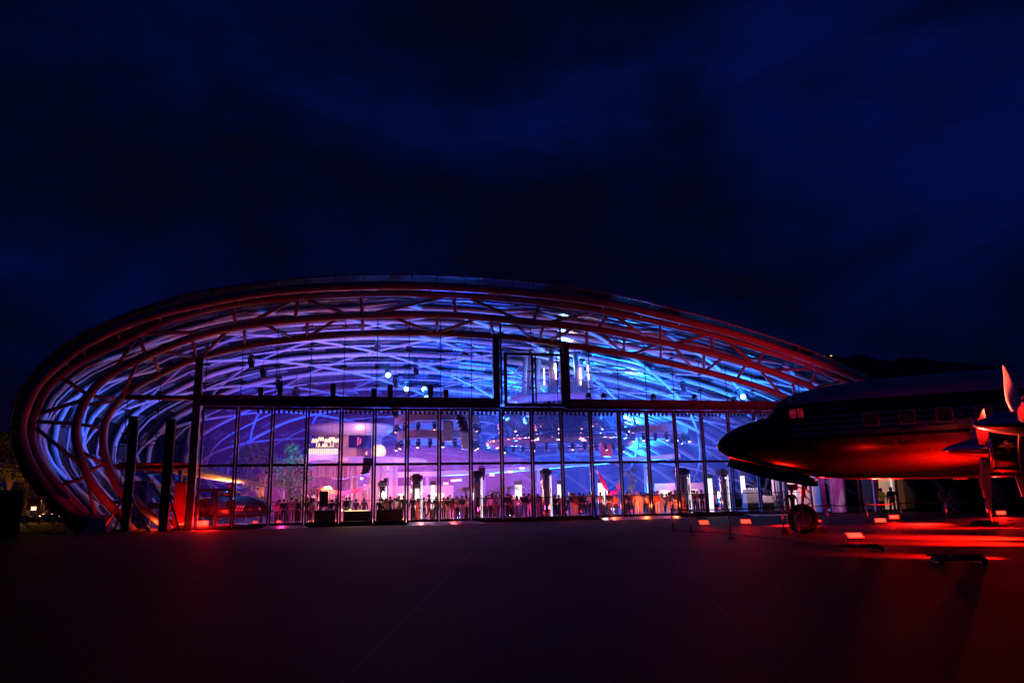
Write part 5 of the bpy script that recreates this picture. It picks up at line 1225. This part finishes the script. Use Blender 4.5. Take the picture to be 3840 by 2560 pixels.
dn = ((.05,.03,-.28),(.02,-.04,-.25)); fold = ((.07,-.03,-.27),(-.24,-.15,.05)); phone = ((.05,-.05,-.27),(-.10,-.20,.12)); hip_ = ((.16,.06,-.24),(-.13,-.08,-.18)); cup = ((.06,-.02,-.27),(-.04,-.24,.06)); out_ = ((.12,-.10,-.25),(.08,-.2,-.05)); back = ((.12,.07,-.25),(.03,-.05,-.25))
VAR = {'stand': person_meshes((dn, dn), stand), 'shift': person_meshes((dn, cup), shift_), 'fold': person_meshes((fold, fold), stand), 'phone': person_meshes((dn, phone), shift_, .0),
       'hips': person_meshes((hip_, dn), shift_), 'walk': person_meshes((back, out_), walk, -.03), 'woman': person_meshes((dn, cup), stand, 0, True, True), 'womanhip': person_meshes((hip_, phone), shift_, 0, True, True, False), 'tee': person_meshes((dn, cup), stand, 0, False, False, False)}
SK = mat('skin', (.42,.25,.18), .5, 0, .08, 6)
SKD = mat('skin_dark', (.16,.085,.055), .5, 0, .08, 6)
CL = {}
def cloth(c):
    if c not in CL: CL[c] = mat('cloth_%d' % len(CL), c, .8, 0, .22, 7)
    return CL[c]
PROTO = {}
def person(vn, p_, rz, shirt, trousers, hair, label, group='guests inside the hall', h=1.75, sk=None):
    sk = sk or SK
    key = vn
    if key not in PROTO:
        d = VAR[vn]; b_ = bpy.data.objects.new('person', d['body']); col.objects.link(b_); d['body'].materials.append(SK)
        for nm in ('shirt', 'trousers'):
            o = bpy.data.objects.new(nm, d[nm]); d[nm].materials.append(SK); col.objects.link(o); o.parent = b_
        d['hair'].build('hair', SK, b_, True); d['shoes'].build('shoes', SK, b_, True)
        for o in [b_]+list(b_.children): o.material_slots[0].link = 'OBJECT'
        PROTO[key] = b_; g = b_
    else: g = copy_tree(PROTO[key])
    g.location = p_; g.rotation_euler = (0, 0, rz); g.scale = [h/1.75]*3
    tag(g, label, 'person', group)
    g.material_slots[0].material = sk
    for o in g.children:
        nm = o.name.split('.')[0]
        o.material_slots[0].material = {'shirt': cloth(shirt), 'trousers': cloth(trousers), 'hair': cloth(hair), 'shoes': cloth((.02,.02,.02))}[nm]
    return g
BLK, WHT, GRY, NVY, ORG, REDC, CRM, JEAN, LIL, BRN, PNK, TEAL, OLV = (.012,.012,.014), (.72,.70,.68), (.16,.16,.17), (.02,.025,.07), (.65,.22,.05), (.45,.03,.03), (.62,.55,.45), (.09,.13,.24), (.45,.36,.55), (.14,.08,.05), (.62,.35,.38), (.2,.4,.42), (.1,.11,.06)
CN = {BLK:'black', WHT:'white', GRY:'grey', NVY:'navy', ORG:'orange', REDC:'red', CRM:'cream', JEAN:'denim', LIL:'lilac', BRN:'brown', PNK:'pink', TEAL:'teal', OLV:'olive'}
# px, v, variant, facing (deg, 0 = towards us), shirt, trousers, hair, extra words
PP = [(1040,2.6,'woman',170,PNK,BRN,BRN,''),(1066,3.4,'stand',200,BLK,BLK,BLK,''),(1096,2.2,'fold',185,GRY,JEAN,BLK,'arms folded'),(1118,3.0,'stand',160,NVY,BLK,BRN,''),
 (1152,3.4,'stand',190,BLK,BLK,BLK,''),(1179,2.8,'shift',60,WHT,CRM,BLK,'in profile'),(1246,4.2,'stand',170,BLK,BLK,BLK,''),(1262,5.2,'tee',190,BRN,BLK,BRN,''),
 (1300,2.9,'stand',150,BLK,BLK,BRN,''),(1312,5.0,'tee',20,WHT,BLK,BLK,''),(1336,5.4,'stand',190,NVY,BLK,BLK,''),(1366,5.6,'stand',175,GRY,BLK,BRN,''),
 (1424,3.6,'stand',190,BLK,BLK,BLK,''),(1446,3.0,'woman',185,WHT,BLK,BRN,'long hair'),(1464,3.6,'stand',170,BLK,BLK,BLK,''),(1481,2.8,'tee',200,WHT,BLK,BLK,'patterned top'),(1497,3.3,'tee',160,CRM,BLK,BRN,''),(1514,3.0,'stand',190,BLK,BLK,BLK,''),
 (1549,2.6,'stand',175,BLK,BLK,BLK,''),(1566,2.2,'woman',210,PNK,PNK,BRN,'leaning on the column'),(1590,5.2,'stand',160,BRN,BLK,BLK,''),(1608,.9,'walk',75,BLK,BLK,BLK,'walking, bald'),(1634,3.6,'stand',200,BLK,BLK,BRN,''),
 (1663,2.4,'tee',195,ORG,BLK,BRN,''),(1679,2.0,'stand',185,NVY,LIL,BLK,'pale jeans'),(1699,2.4,'womanhip',180,REDC,REDC,BLK,'hands raised'),(1715,2.8,'tee',160,LIL,BLK,BRN,''),(1732,1.5,'fold',200,BLK,JEAN,BLK,'heavy jacket'),(1750,1.9,'phone',110,WHT,BLK,BLK,'looking at phone'),
 (1806,3.0,'stand',170,GRY,BLK,BLK,''),(1822,3.6,'tee',190,LIL,BLK,BRN,''),(1838,2.0,'stand',200,WHT,BLK,BRN,'shirt worn loose'),(1859,2.6,'stand',160,BRN,BRN,BLK,''),(1873,2.4,'tee',190,TEAL,JEAN,BLK,''),
 (1902,1.6,'stand',175,BLK,BLK,BLK,'tall'),(1917,3.2,'tee',200,BRN,BLK,BRN,''),(1937,1.5,'womanhip',180,WHT,JEAN,BLK,'arms bent, long black hair'),(1963,2.0,'stand',185,BLK,JEAN,BLK,''),(1983,1.7,'shift',140,BLK,CRM,BLK,'cream trousers'),
 (2016,2.6,'stand',165,GRY,LIL,BLK,''),(2027,3.6,'tee',200,TEAL,BLK,BRN,''),(2080,3.4,'stand',175,BLK,BLK,BLK,''),(2096,2.6,'fold',150,NVY,BLK,BLK,''),(2108,1.9,'tee',190,ORG,WHT,BRN,'white trousers'),
 (2144,2.4,'stand',190,BLK,CRM,BLK,''),(2158,1.9,'woman',175,BRN,CRM,BRN,'bag on the shoulder'),(2171,3.2,'stand',200,NVY,BLK,BLK,''),(2188,2.6,'fold',165,BLK,BLK,BLK,''),(2213,1.8,'tee',195,WHT,BLK,BLK,'printed back'),
 (2251,1.4,'tee',185,WHT,NVY,BLK,'broad shoulders'),(2283,1.0,'stand',170,BLK,BLK,BLK,'big'),(2306,1.3,'tee',190,ORG,NVY,BRN,'blonde'),
 (2352,1.8,'shift',200,BLK,BLK,BLK,'yellow sash'),(2366,2.6,'stand',170,REDC,BLK,ORG,''),(2385,1.2,'stand',185,CRM,CRM,ORG,'all in pale clothes'),(2402,1.8,'tee',200,WHT,CRM,BLK,''),(2425,1.6,'tee',215,WHT,BLK,BLK,''),
 (2462,1.3,'stand',180,ORG,WHT,BRN,'white trousers'),(2480,1.7,'woman',200,WHT,CRM,BRN,''),(2508,1.5,'fold',175,GRY,WHT,BLK,''),(2531,.7,'stand',150,BLK,BLK,BLK,'security guard'),
 (2563,1.4,'tee',195,CRM,ORG,BRN,'orange trousers'),(2604,2.6,'phone',120,REDC,BLK,BLK,''),(2631,.8,'fold',140,BLK,BLK,BLK,'badge on the chest'),
 (2906,2.0,'tee',190,LIL,JEAN,BRN,''),(2920,1.6,'woman',160,NVY,NVY,BRN,'')]
rnd = random.Random(3)
used = {}
def bay(px): 
    u = U(px, .1); return max(0, min(19, int(u//W)))
entries = []; rnd0 = random.Random(11)
for (px, v, vn, f_, s_, t_, hr, ex) in PP:
    h_ = rnd0.uniform(1.56,1.70) if vn.startswith('woman') else rnd0.uniform(1.66,1.86)
    if ex in ('walking, bald','big','badge on the chest','security guard','tall'): h_ = 1.86
    lb_ = '%s in %s top and %s trousers%s, behind the %s door' % ('woman' if vn.startswith('woman') else 'guest', CN[s_], CN[t_], (', '+ex) if ex else '', ORD[bay(px)])
    if ex == 'walking, bald': lb_ = 'bald person in black walking past the white columns, behind the seventh door'
    entries.append([px, v, vn, f_, s_, t_, hr, h_, lb_])
# the rows further back, seen mostly as heads
shades = [BLK,NVY,GRY,WHT,BRN,LIL,PNK,OLV,REDC]
for bnum, xs_ in ((3,(1052,1080,1108,1130)),(4,(1165,1200,1225)),(6,(1436,1456,1490)),(8,(1671,1690,1706,1722,1741)),(9,(1798,1814,1830,1848,1866)),(10,(1895,1910,1928,1948,1972,1990)),(11,(2010,2022,2034,2074,2090)),(12,(2128,2137,2150,2164,2180,2196,2206,2222)),
                  (13,(2240,2262,2274,2294,2316,2328)),(14,(2346,2358,2376,2394,2412,2432)),(15,(2455,2470,2490,2500,2518,2540)),(16,(2575,2596,2614))):
    for i, px in enumerate(xs_):
        s_ = shades[(i*5+bnum*3) % 9]; t_ = [BLK,JEAN,BRN][(i+bnum) % 3]; hr = [BLK,BRN,ORG][(i*2+bnum) % 3]
        entries.append([px+rnd.uniform(-7,7), 3.6+5.5*rnd.random()**1.3, rnd.choice(['stand','tee','shift','fold','woman','phone']), rnd.uniform(140,220), s_, t_, hr, rnd.uniform(1.56,1.92), 'guest further back in %s top and %s trousers, %s hair, behind the %s door' % (CN[s_], CN[t_], CN[hr].replace('orange','fair'), ORD[bay(px)])])
cnt = {}
for e_ in entries: cnt.setdefault(e_[8], []).append(e_)
for lb_, l_ in cnt.items():
    if len(l_) > 1:
        l_.sort(key=lambda q: q[0])
        nm = ['leftmost such','next such','third such','fourth such','fifth such']
        for i, q in enumerate(l_): q[8] = lb_+', '+nm[i]
for px, v, vn, f_, s_, t_, hr, h_, lb_ in entries:
    sk = SKD if 'bald' in lb_ else None
    person(vn, L2W(U(px, v), v, FZ), TH+R(f_), s_, t_, hr if 'bald' not in lb_ else (.05,.03,.02), lb_, h=h_, sk=sk)
# outside: guard walking by the nose wheel, two workers in vests, two grey figures, one far left
p_ = gnd(2978,1945); person('walk', p_, R(200), BLK, BLK, BLK, 'guard in black walking behind the nose wheel', 'people outside', 1.80)
M['vest'] = emat('vest_yellow', (.9,.55,.05), .05, base=(.75,.55,.04)); M['tape'] = mat('reflective_tape', (.8,.8,.78), .3, .2, 0)
def vest(g, orange=True):
    MB().loft([[Vector((w_*math.cos(2*PI*k/18), d_*math.sin(2*PI*k/18), z)) for k in range(18)] for w_, d_, z in ((.185,.165,.92),(.19,.17,1.1),(.215,.185,1.3),(.20,.15,1.42),(.10,.09,1.47))], caps=False).build('vest', M['vest'] if orange else cloth(NVY), g, True)
    for z in (1.0, 1.14): MB().loft([[Vector((.196*math.cos(2*PI*k/18), .178*math.sin(2*PI*k/18), zz)) for k in range(18)] for zz in (z-.025, z+.025)], caps=False).build('reflective_band', M['tape'], g, True)
g = person('fold', gnd(3314,1934), R(185), ORG, BLK, BRN, 'worker in yellow reflective vest before the bright doorway', 'people outside', 1.82); vest(g)
g = person('hips', gnd(3352,1933), R(160), NVY, BLK, BLK, 'worker in dark jacket with reflective bands beside the yellow vest worker', 'people outside', 1.88); vest(g, False)
for px, f_, lb_ in ((3546,170,'grey dressed figure with reflective trouser cuffs, nearer the doorway'),(3580,200,'grey dressed figure with reflective trouser cuffs, nearer the propeller')):
    g = person('stand', gnd(px,1925), R(f_), GRY, GRY, BLK, lb_, 'people outside', 1.84)
    for s_ in (-1, 1): MB().lathe([(.072,.2),(.074,.29)], 12, (s_*.085,.01,0), 'z', caps=False).build('reflective_cuff', M['tape'], g, True)
g = person('stand', gnd(100,1966), R(20), OLV, BLK, BLK, 'person in yellow vest among the parked cars at far left', 'people outside', 1.75); vest(g)
# small details on single guests
# ------------------------------------------------------------------ right of the doors: end post and dark annex front
MB().box(45.52,-.6,0,45.98,.3,8.2).build('end_post', M['steel'], HG, bevel=.04)
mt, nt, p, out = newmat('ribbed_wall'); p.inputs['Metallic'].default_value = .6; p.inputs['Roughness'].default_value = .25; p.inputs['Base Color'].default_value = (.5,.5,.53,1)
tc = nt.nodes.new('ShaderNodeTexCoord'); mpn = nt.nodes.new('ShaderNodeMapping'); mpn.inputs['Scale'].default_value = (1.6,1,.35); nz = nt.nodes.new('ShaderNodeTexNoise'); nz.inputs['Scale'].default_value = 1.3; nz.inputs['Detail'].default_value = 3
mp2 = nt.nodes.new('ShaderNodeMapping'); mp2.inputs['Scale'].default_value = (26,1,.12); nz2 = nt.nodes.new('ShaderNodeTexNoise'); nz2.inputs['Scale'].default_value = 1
rp = nt.nodes.new('ShaderNodeValToRGB'); e = rp.color_ramp.elements; e[0].position = .3; e[0].color = (.01,.03,.35,1); e[1].position = .7; e[1].color = (.35,.2,.4,1); q_ = rp.color_ramp.elements.new(.5); q_.color = (.22,.02,.12,1)  # coloured light on the ribs put in as emissive streaks
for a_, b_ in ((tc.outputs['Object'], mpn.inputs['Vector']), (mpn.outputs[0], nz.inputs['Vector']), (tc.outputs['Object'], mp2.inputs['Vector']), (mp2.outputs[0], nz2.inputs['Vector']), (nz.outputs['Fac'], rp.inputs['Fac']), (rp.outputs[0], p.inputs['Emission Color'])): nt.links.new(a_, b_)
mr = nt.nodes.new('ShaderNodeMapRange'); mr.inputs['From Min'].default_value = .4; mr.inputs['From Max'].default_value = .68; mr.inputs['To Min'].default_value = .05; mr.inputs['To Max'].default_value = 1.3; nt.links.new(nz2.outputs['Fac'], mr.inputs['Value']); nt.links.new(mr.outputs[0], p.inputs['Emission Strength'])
AX = empty('annex_front', L2W(46.6,-.3), TH); tag(AX, 'dark annex front with ribbed metal wall and glass doors under the airliner', 'annex')
def ax(px): return fac(px, 1850, -.3).x-46.6
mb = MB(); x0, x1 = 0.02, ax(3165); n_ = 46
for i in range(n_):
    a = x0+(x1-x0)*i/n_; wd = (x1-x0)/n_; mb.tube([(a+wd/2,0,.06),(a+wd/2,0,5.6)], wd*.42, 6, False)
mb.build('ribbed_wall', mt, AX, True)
MB().box(x0,.06,0,x1,.2,5.6).build('back_wall', M['dark'], AX)
def axdoor(px0, px1, name, mt_, z1=3.0, fr=True):
    a, b = ax(px0), ax(px1); f = MB()
    for x in (a, b-.07): f.box(x,-.06,0,x+.07,.06,z1)
    f.box(a+.07,-.06,z1-.08,b-.07,.06,z1); fo_ = f.build(name, M['frame'], AX)
    MB().box(a+.07,-.012,.06,b-.07,.012,z1-.08).build('glass_pane', mt_, fo_)
    return a, b
axdoor(3168,3222,'glass_door',M['smoked']); axdoor(3223,3272,'glass_door',M['smoked'])
a, b = ax(3276), ax(3290); MB().box(a,-.15,0,b,.15,5.6).build('wall_pier', M['grey'], AX)
a, b = axdoor(3292,3362,'doorway',M['railglass'],3.15)
M['roomglow'] = emat('room_light_paint', (1,.45,.25), .5, .25, .8, base=(.5,.45,.4))  # light of the room put into its wall as emission
MB().box(a+.4,2.2,0,b+2.6,2.3,3.6).build('room_wall', M['roomglow'], AX)
MB().box(b+2.6,.3,0,b+2.7,2.2,3.6).box(a+.3,.3,0,a+.4,2.2,3.6).build('side_wall', M['grey'], AX)
MB().box(a+.3,-.02,3.22,a+.75,.04,3.42).build('exit_sign', M['glowcream'], AX)
axdoor(3364,3428,'glass_door',M['smoked'])
a = ax(3430); MB().box(a,-.05,0,a+12,.25,5.6).build('dark_wall', M['dark'], AX)
MB().box(x0,-.02,5.62,a+12,.4,6.1).build('roof_edge', M['frame'], AX)
MB().box(ax(3366)+.5,1.2,1.4,ax(3366)+.6,1.3,2.6).build('light_strip', M['glow'], AX)
lamp('POINT', (46.6+ax(3330), 1.0, 2.8), 9, (1,.55,.3), size=.3)
for px, c_, y in ((3090,BL,-2.2),(3120,MG,-1.8),(3145,RD,-2.0)): lamp('POINT', (46.6+ax(px), -.3+y, 3.6), 14, c_, size=.15)  # added coloured fill for the ribbed wall, no fixtures
# tripod and case by the wall
g = empty('tripod_stand', L2W(46.6+ax(3208),-1.1), TH); tag(g, 'thin tripod stand before the dark glass doors', 'tripod')
MB().tube([(0,0,.5),(0,0,1.75)], .02, 6).build('pole', M['dark'], g)
for k in range(3): MB().tube([(0,0,.8),(.4*math.cos(k*2.1),.4*math.sin(k*2.1),.01)], .015, 6).build('leg', M['dark'], g)
MB().box(-.08,-.06,1.75,.08,.06,1.88).build('head', M['dark'], g)
g = empty('equipment_case', L2W(46.6+ax(3520)+0,-1.4), TH); tag(g, 'dark equipment trolley beside the grey figures', 'trolley')
MB().box(-.55,-.3,.22,.55,.3,.98).build('body', M['grey'], g, bevel=.03)
for x in (-.42,.42):
    for y in (-.2,.2): MB().lathe([(.02,-.03),(.1,-.03),(.1,.03),(.02,.03)], 10, (x,y,.105), 'y').build('caster', M['rubber'], g)

# ------------------------------------------------------------------ far left: barrier, sign cabinet, cars, trees, lamps
M['asph'] = M['grey']
p_ = gnd(40,1996); g = empty('control_cabinet', p_, R(8)); tag(g, 'dark grey cabinet at the far left edge beside the chain post', 'cabinet')
sc_ = (p_.y)/2792
MB().box(-1.4,-.3,.05,.42,.3,2.75).build('cabinet_body', M['dark'], g, bevel=.03)
MB().box(-1.45,-.35,2.75,.47,.35,2.83).build('cabinet_roof', M['frame'], g)
MB().box(-1.42,-.32,0,.44,.32,.05).build('plinth', M['frame'], g)
MB().box(-.25,-.31,2.2,-.02,-.301,2.36).build('name_plate', M['grey'], g)
post_b = gnd(62,2004)
g = empty('chain_post', post_b); tag(g, 'dark post carrying a sagging chain at far left', 'post')
MB().tube([(0,0,0),(0,0,2.7)], .09, 8).build('post', M['dark'], g, True)
a = Vector((.05,0,1.1)); b = gnd(245,1996)-post_b+Vector((0,0,1.0)); pts = []
for i in range(17):
    t = i/16; q = a.lerp(b, t); q.z += -1.15*math.sin(PI*t)**.8+.12; q.z = max(.06, q.z); pts.append(q)
MB().tube(pts, .035, 6).build('chain', M['black'], g, True)
pts = [Vector((.2,0,.12)), Vector((1.0,0,.10)), Vector((2.2,.1,.06)), Vector((2.9,.1,.1)), b]
MB().tube(smooth_pts(pts, 4), .03, 6).build('chain', M['black'], g, True)
# roof line of a shelter behind
d0 = gnd(-60,1935); 
g = empty('shelter', (gnd(60,1935).x, gnd(60,1935).y, 0), R(3)); tag(g, 'long low shelter roof edge behind the cabinet at far left', 'shelter')
MB().box(-9,-.3,3.95,6.5,3,4.15).build('roof', M['frame'], g)
for k in range(40): pass
for x in (-8,-3.5,1,5.8): MB().tube([(x,0,0),(x,0,3.95)], .08, 8).build('post', M['dark'], g)
M['carpaint'] = mat('car_paint', (.02,.02,.024), .15, .3, 0, 1, coat=1)
def make_car(p_, rz, label):
    g = empty('parked_car', p_, rz); tag(g, label, 'car', 'cars parked at far left')
    prof_ = [(-2.1,.45),(-2.12,.75),(-2.0,.92),(-1.2,.98),(-.55,1.42),(.7,1.46),(1.5,1.05),(2.05,.98),(2.12,.6),(2.05,.35),(-2.0,.35)]
    rings = []
    for y, s_ in ((-.86,.93),(-.80,1),(.80,1),(.86,.93)): rings.append([Vector((x*(1 if abs(y) < .85 else .985), y*(1 if z < 1.0 else .84), .35+(z-.35)*s_)) for x, z in prof_])
    MB().loft(rings).build('body', M['carpaint'], g, True)
    for s_ in (-1, 1): MB().add([(-.95,s_*.75,1.03),(1.25,s_*.75,1.08),(.62,s_*.70,1.40),(-.5,s_*.70,1.37)], [(0,1,2,3)]).build('side_window', M['cockpit'], g).location.y = s_*.06
    for x in (-1.3,1.35):
        for s_ in (-1, 1): 
            w_ = MB().lathe([(.18,-.1),(.31,-.1),(.33,-.05),(.33,.05),(.31,.1),(.18,.1)], 18, (x,s_*.8,.33), 'y').build('wheel', M['rubber'], g, True)
    for s_ in (-1, 1): MB().sphere((-2.1,s_*.6,.72), .09, 5, (.5,1.5,.8)).build('headlight', M['glowwarm'] if s_ < 0 else M['white'], g)
    return g
for px, py, rz, lb_ in ((66,1957,1.45,'black parked car closest to the chain post'),(122,1956,1.6,'black parked car with one glowing headlight, second from the chain post'),(174,1956,1.5,'black parked car, third from the chain post'),(228,1957,1.7,'black parked car nearest the arch foot')):
    make_car(gnd(px, py), rz, lb_)
for px, rz_ in ((86,0),(145,0),(200,0)):
    o = MB().lathe([(.08,0),(.08,.75),(.05,.82)], 10).build('bollard', M['post'], None, True, loc=gnd(px,1965)); tag(o, 'pale bollard before the parked cars, %s' % {86:'beside the vest person',145:'middle one',200:'nearest the arch foot'}[px], 'bollard', 'bollards before the cars')
strip(gnd(70,1972), gnd(260,1966), .35, M['line'], 'kerb', .06)
# street lamp and trees
b = Vector((ray(150,1940).x/ray(150,1940).y*96, 96, 0)); g = empty('street_lamp', b); tag(g, 'street lamp glowing orange among the dark trees at far left', 'street lamp')
MB().tube([(0,0,0),(0,0,5)], .09, 8).build('pole', M['post'], g, True)
MB().box(-.4,-.15,5,.4,.15,5.12).build('lamp_head', M['dark'], g)
MB().box(-.14,-.06,4.965,.14,.06,4.995).build('lamp_glass', M['glowcream'], g)
lamp('POINT', b+Vector((0,.3,4.5)), 130, (1,.34,.06), local=False, size=.3); lamp('POINT', b+Vector((-6,2,3.2)), 120, (1,.36,.06), local=False, size=.3); lamp('POINT', b+Vector((1,-5,3)), 70, (1,.42,.08), local=False, size=.3)
M['leaf2'] = mat('tree_leaf', (.07,.07,.03), .7, 0, .4, 1)
for i, (px, v_, h_, lb_) in enumerate(((20,103,12.5,'tall dark tree behind the cabinet at far left'),(90,108,11,'dark tree behind the street lamp at far left'),(160,106,8.5,'dark tree just beside the arch foot, lit orange'),(-50,105,13,'dark tree cut off by the picture edge at far left'))):
    d = ray(px, 1940); b = Vector((d.x*v_, d.y*v_, 0)) if False else Vector((d.x/d.y*v_, v_, 0))
    g = empty('tree', b); tag(g, lb_, 'tree', 'trees at far left'); rd = random.Random(20+i)
    mb = MB().tube([(0,0,0),(.1,0,h_*.3),(0,.1,h_*.6),(.1,0,h_*.85)], [.28,.2,.12,.05], 8)
    cl = [((rd.uniform(-2.4,2.4), rd.uniform(-1.5,1.5), h_*rd.uniform(.32,.95)), rd.uniform(.9,1.6)) for _ in range(10)]
    for c_, r_ in cl[:6]: mb.tube([(0,0,h_*.3),(c_[0]*.5,c_[1]*.5,h_*.3+(c_[2]-h_*.3)*.6),c_], [.09,.06,.02], 6)
    mb.build('trunk', M['bark'], g, True)
    mb = MB(); leafcloud(mb, cl, 260, .22, 30+i); mb.build('crown', M['leaf2'], g)
# low red roofed building far behind the cars
d = ray(150, 1900); g = empty('low_building', (d.x/d.y*125, 125, 0)); tag(g, 'low building wall lit orange beyond the parked cars', 'building')
MB().box(-9,0,0,6,5,3.2).build('wall', mat('orange_render', (.35,.16,.08), .8, 0, .2, 1), g); MB().box(-9.3,-.4,3.2,6.3,5.3,3.5).build('roof', M['frame'], g)
for x in (-7,-4,-1,2,4.5): MB().box(x-.4,-.05,1,x+.4,-.01,2).build('window', M['glowwarm'] if x in (-1,) else M['cockpit'], g)
# ------------------------------------------------------------------ coloured light inside the hall
def up(u, v, e, c, tu=None, tv=None, tz=10, ang=95, z=.4, size=.25):
    lamp('SPOT', (u, v, z), e, c, (tu if tu is not None else u, tv if tv is not None else v+2, tz), size, ang, 1, name='uplight')
for v in (2.5, 6, 10, 15, 20): up(-3.0+v*.10, v, 1250, (.005,.15,1), tu=-7.5+v*.15, tv=v+.5, tz=4.2, ang=52)
for v in (8, 18): up(-1, v, 700, BL, tu=3, tz=11, ang=100)
for u in (8, 14, 20): up(u, 12, 2400, (.01,.15,1), tv=17, tz=13, ang=110)
for u in (2, 9, 16): up(u, 42-abs(u-16)*.5, 3800, BL, tv=36, tz=12)
for u in (24, 31, 38, 45): up(u, 44, 13500, CY if u > 30 else BL, tv=30, tz=10)
for v in (6, 14, 24, 34): up(55-v*.2, v, 10000, CY, tu=44, tz=7)
for u, v in ((1.5,5),(5,10),(9,6)): up(u, v, 300, MG, tu=u-1, tv=v+6, tz=12)
for u, v in ((12,14),(18,20),(14,30)): up(u, v, 520, PU, tv=v+4, tz=13)
for u, v in ((28,10),(35,14),(41,8)): up(u, v, 900, PU, tv=v+5, tz=9)
lamp('POINT', (11, 25, 9), 35, OR, size=.5); lamp('POINT', (16, 31, 3), 40, OR, size=.5)
# front row lit red and orange by added point lights without fixtures
for px, e_, c_ in ((2300,30,(1,.10,.03)),(2420,34,(1,.14,.04)),(2530,30,(1,.12,.04)),(2150,16,(1,.06,.08)),(2000,14,MG),(1850,14,MG),(1700,18,(1,.12,.08)),(1580,18,(1,.10,.05)),(1060,14,MG)):
    lamp('POINT', (U(px,.5), .45, .9), e_*.75, c_, size=.15)
# smoke haze filling the hall, its coloured light put in as emission
def haze(cu, cv, cz, ru, rv, rz, c, e, nm):
    mb = MB(); rings = []; n_ = 24
    for i in range(1, n_):
        a = PI*i/n_; rings.append([Vector((cu+ru*math.sin(a)*math.cos(2*PI*k/32), max(.35, cv+rv*math.sin(a)*math.sin(2*PI*k/32)), max(.2, cz-rz*math.cos(a)))) for k in range(32)])
    o = mb.loft(rings).build('haze', volmat('haze_'+nm, c, e), None, True, loc=(HX,HY,0), rz=TH); tag(o, nm+' self-lit stage smoke hanging in the hall', 'haze', kind='stuff')
haze(8, 18, 6, 12, 17.5, 7.5, (.20,.035,.85), .0062, 'purple')
haze(31, 19, 6, 20, 18, 7.8, (.07,.10,1), .017, 'blue')
haze(15, 15, 2.6, 14, 12, 3.8, (1,.09,.24), .016, 'pink')

lamp('SPOT', (-4.2,-1.6,.3), 40, RD, (-9,-1.2,9), .1, 100, 1, name='rim_fill'); lamp('SPOT', (3,-3.2,.2), 80, RD, (2,-2.4,13), .1, 70, 1, name='rim_fill')  # red lights added for the undersides of the rim, no fixtures
lamp('SPOT', (16,-3.0,.2), 90, RD, (14,-2.4,14), .1, 60, 1, name='rim_fill')

M['beamblue'] = volmat('light_beam_blue', (.03,.25,1), .09); M['beamviolet'] = volmat('light_beam_violet', (.35,.12,1), .06); M['beampink'] = volmat('light_beam_pink', (1,.22,.35), .06)  # glow of the beams put in as volume emission
roots = [o for o in col.objects if o.name.startswith(('ring_truss', 'mirror_saucer', 'hung_stage_lamp'))]
def beam(p0, p1, v0, v1, w0, w1, mt_):
    A_, B_ = fac(p0[0], p0[1], v0), fac(p1[0], p1[1], v1)
    wA = L2W(*A_); r_ = min(roots, key=lambda o: (o.location-wA).length); rl = W2L(r_.location)
    MB().tube([A_-rl, A_.lerp(B_, .5)-rl, B_-rl], [w0, (w0+w1)/2, w1], 12).build('light_beam', M[mt_], r_, True)
for q in (((1489,1262),(1425,1440),14,12,.12,.9,'beamblue'),((2335,1575),(2450,1800),12,10,.12,.8,'beamblue'),((2400,1640),(2520,1830),11,9,.1,.7,'beamblue'),((2520,1565),(2650,1720),11,9,.12,.8,'beamblue'),((2235,1690),(2262,1860),11,9,.1,.6,'beamblue'),
          ((2085,1700),(2098,1860),12,10,.1,.6,'beamblue'),((1950,1680),(1922,1850),12,10,.1,.7,'beamblue'),((2170,1690),(2190,1850),12,10,.1,.5,'beamviolet'),((2300,1690),(2230,1850),12,10,.1,.6,'beamviolet'),((2470,1640),(2420,1830),11,9,.1,.6,'beamviolet'),
          ((1556,1668),(1575,1800),12,10,.1,.5,'beampink'),((1590,1672),(1610,1810),12,10,.1,.5,'beampink'),((1622,1670),(1600,1800),12,10,.1,.5,'beampink'),((1500,1652),(1490,1780),12,10,.1,.5,'beampink'),((1705,1700),(1730,1860),14,10,.15,.9,'beamblue'),((2140,1500),(2060,1600),15,14,.1,.6,'beamblue')): beam(*q)

lamp('POINT', (1.3, 1.6, .35), 40, RD, size=.15); lamp('POINT', (.5, -.6, .45), 26, RD, size=.12)  # added red fill at the foot of the left glass

for u, v, e_, c_ in ((8,7,40,(1,.25,.35)),(13,9,45,(1,.22,.35)),(18,8,35,(1,.15,.4)),(24,9,25,(.8,.12,.6)),(30,8,22,(1,.12,.3)),(36,7,22,(1,.2,.25))): lamp('POINT', (u, v, 3.6), e_, c_, size=.3)  # pinkish fill lights added over the crowd, without fixtures
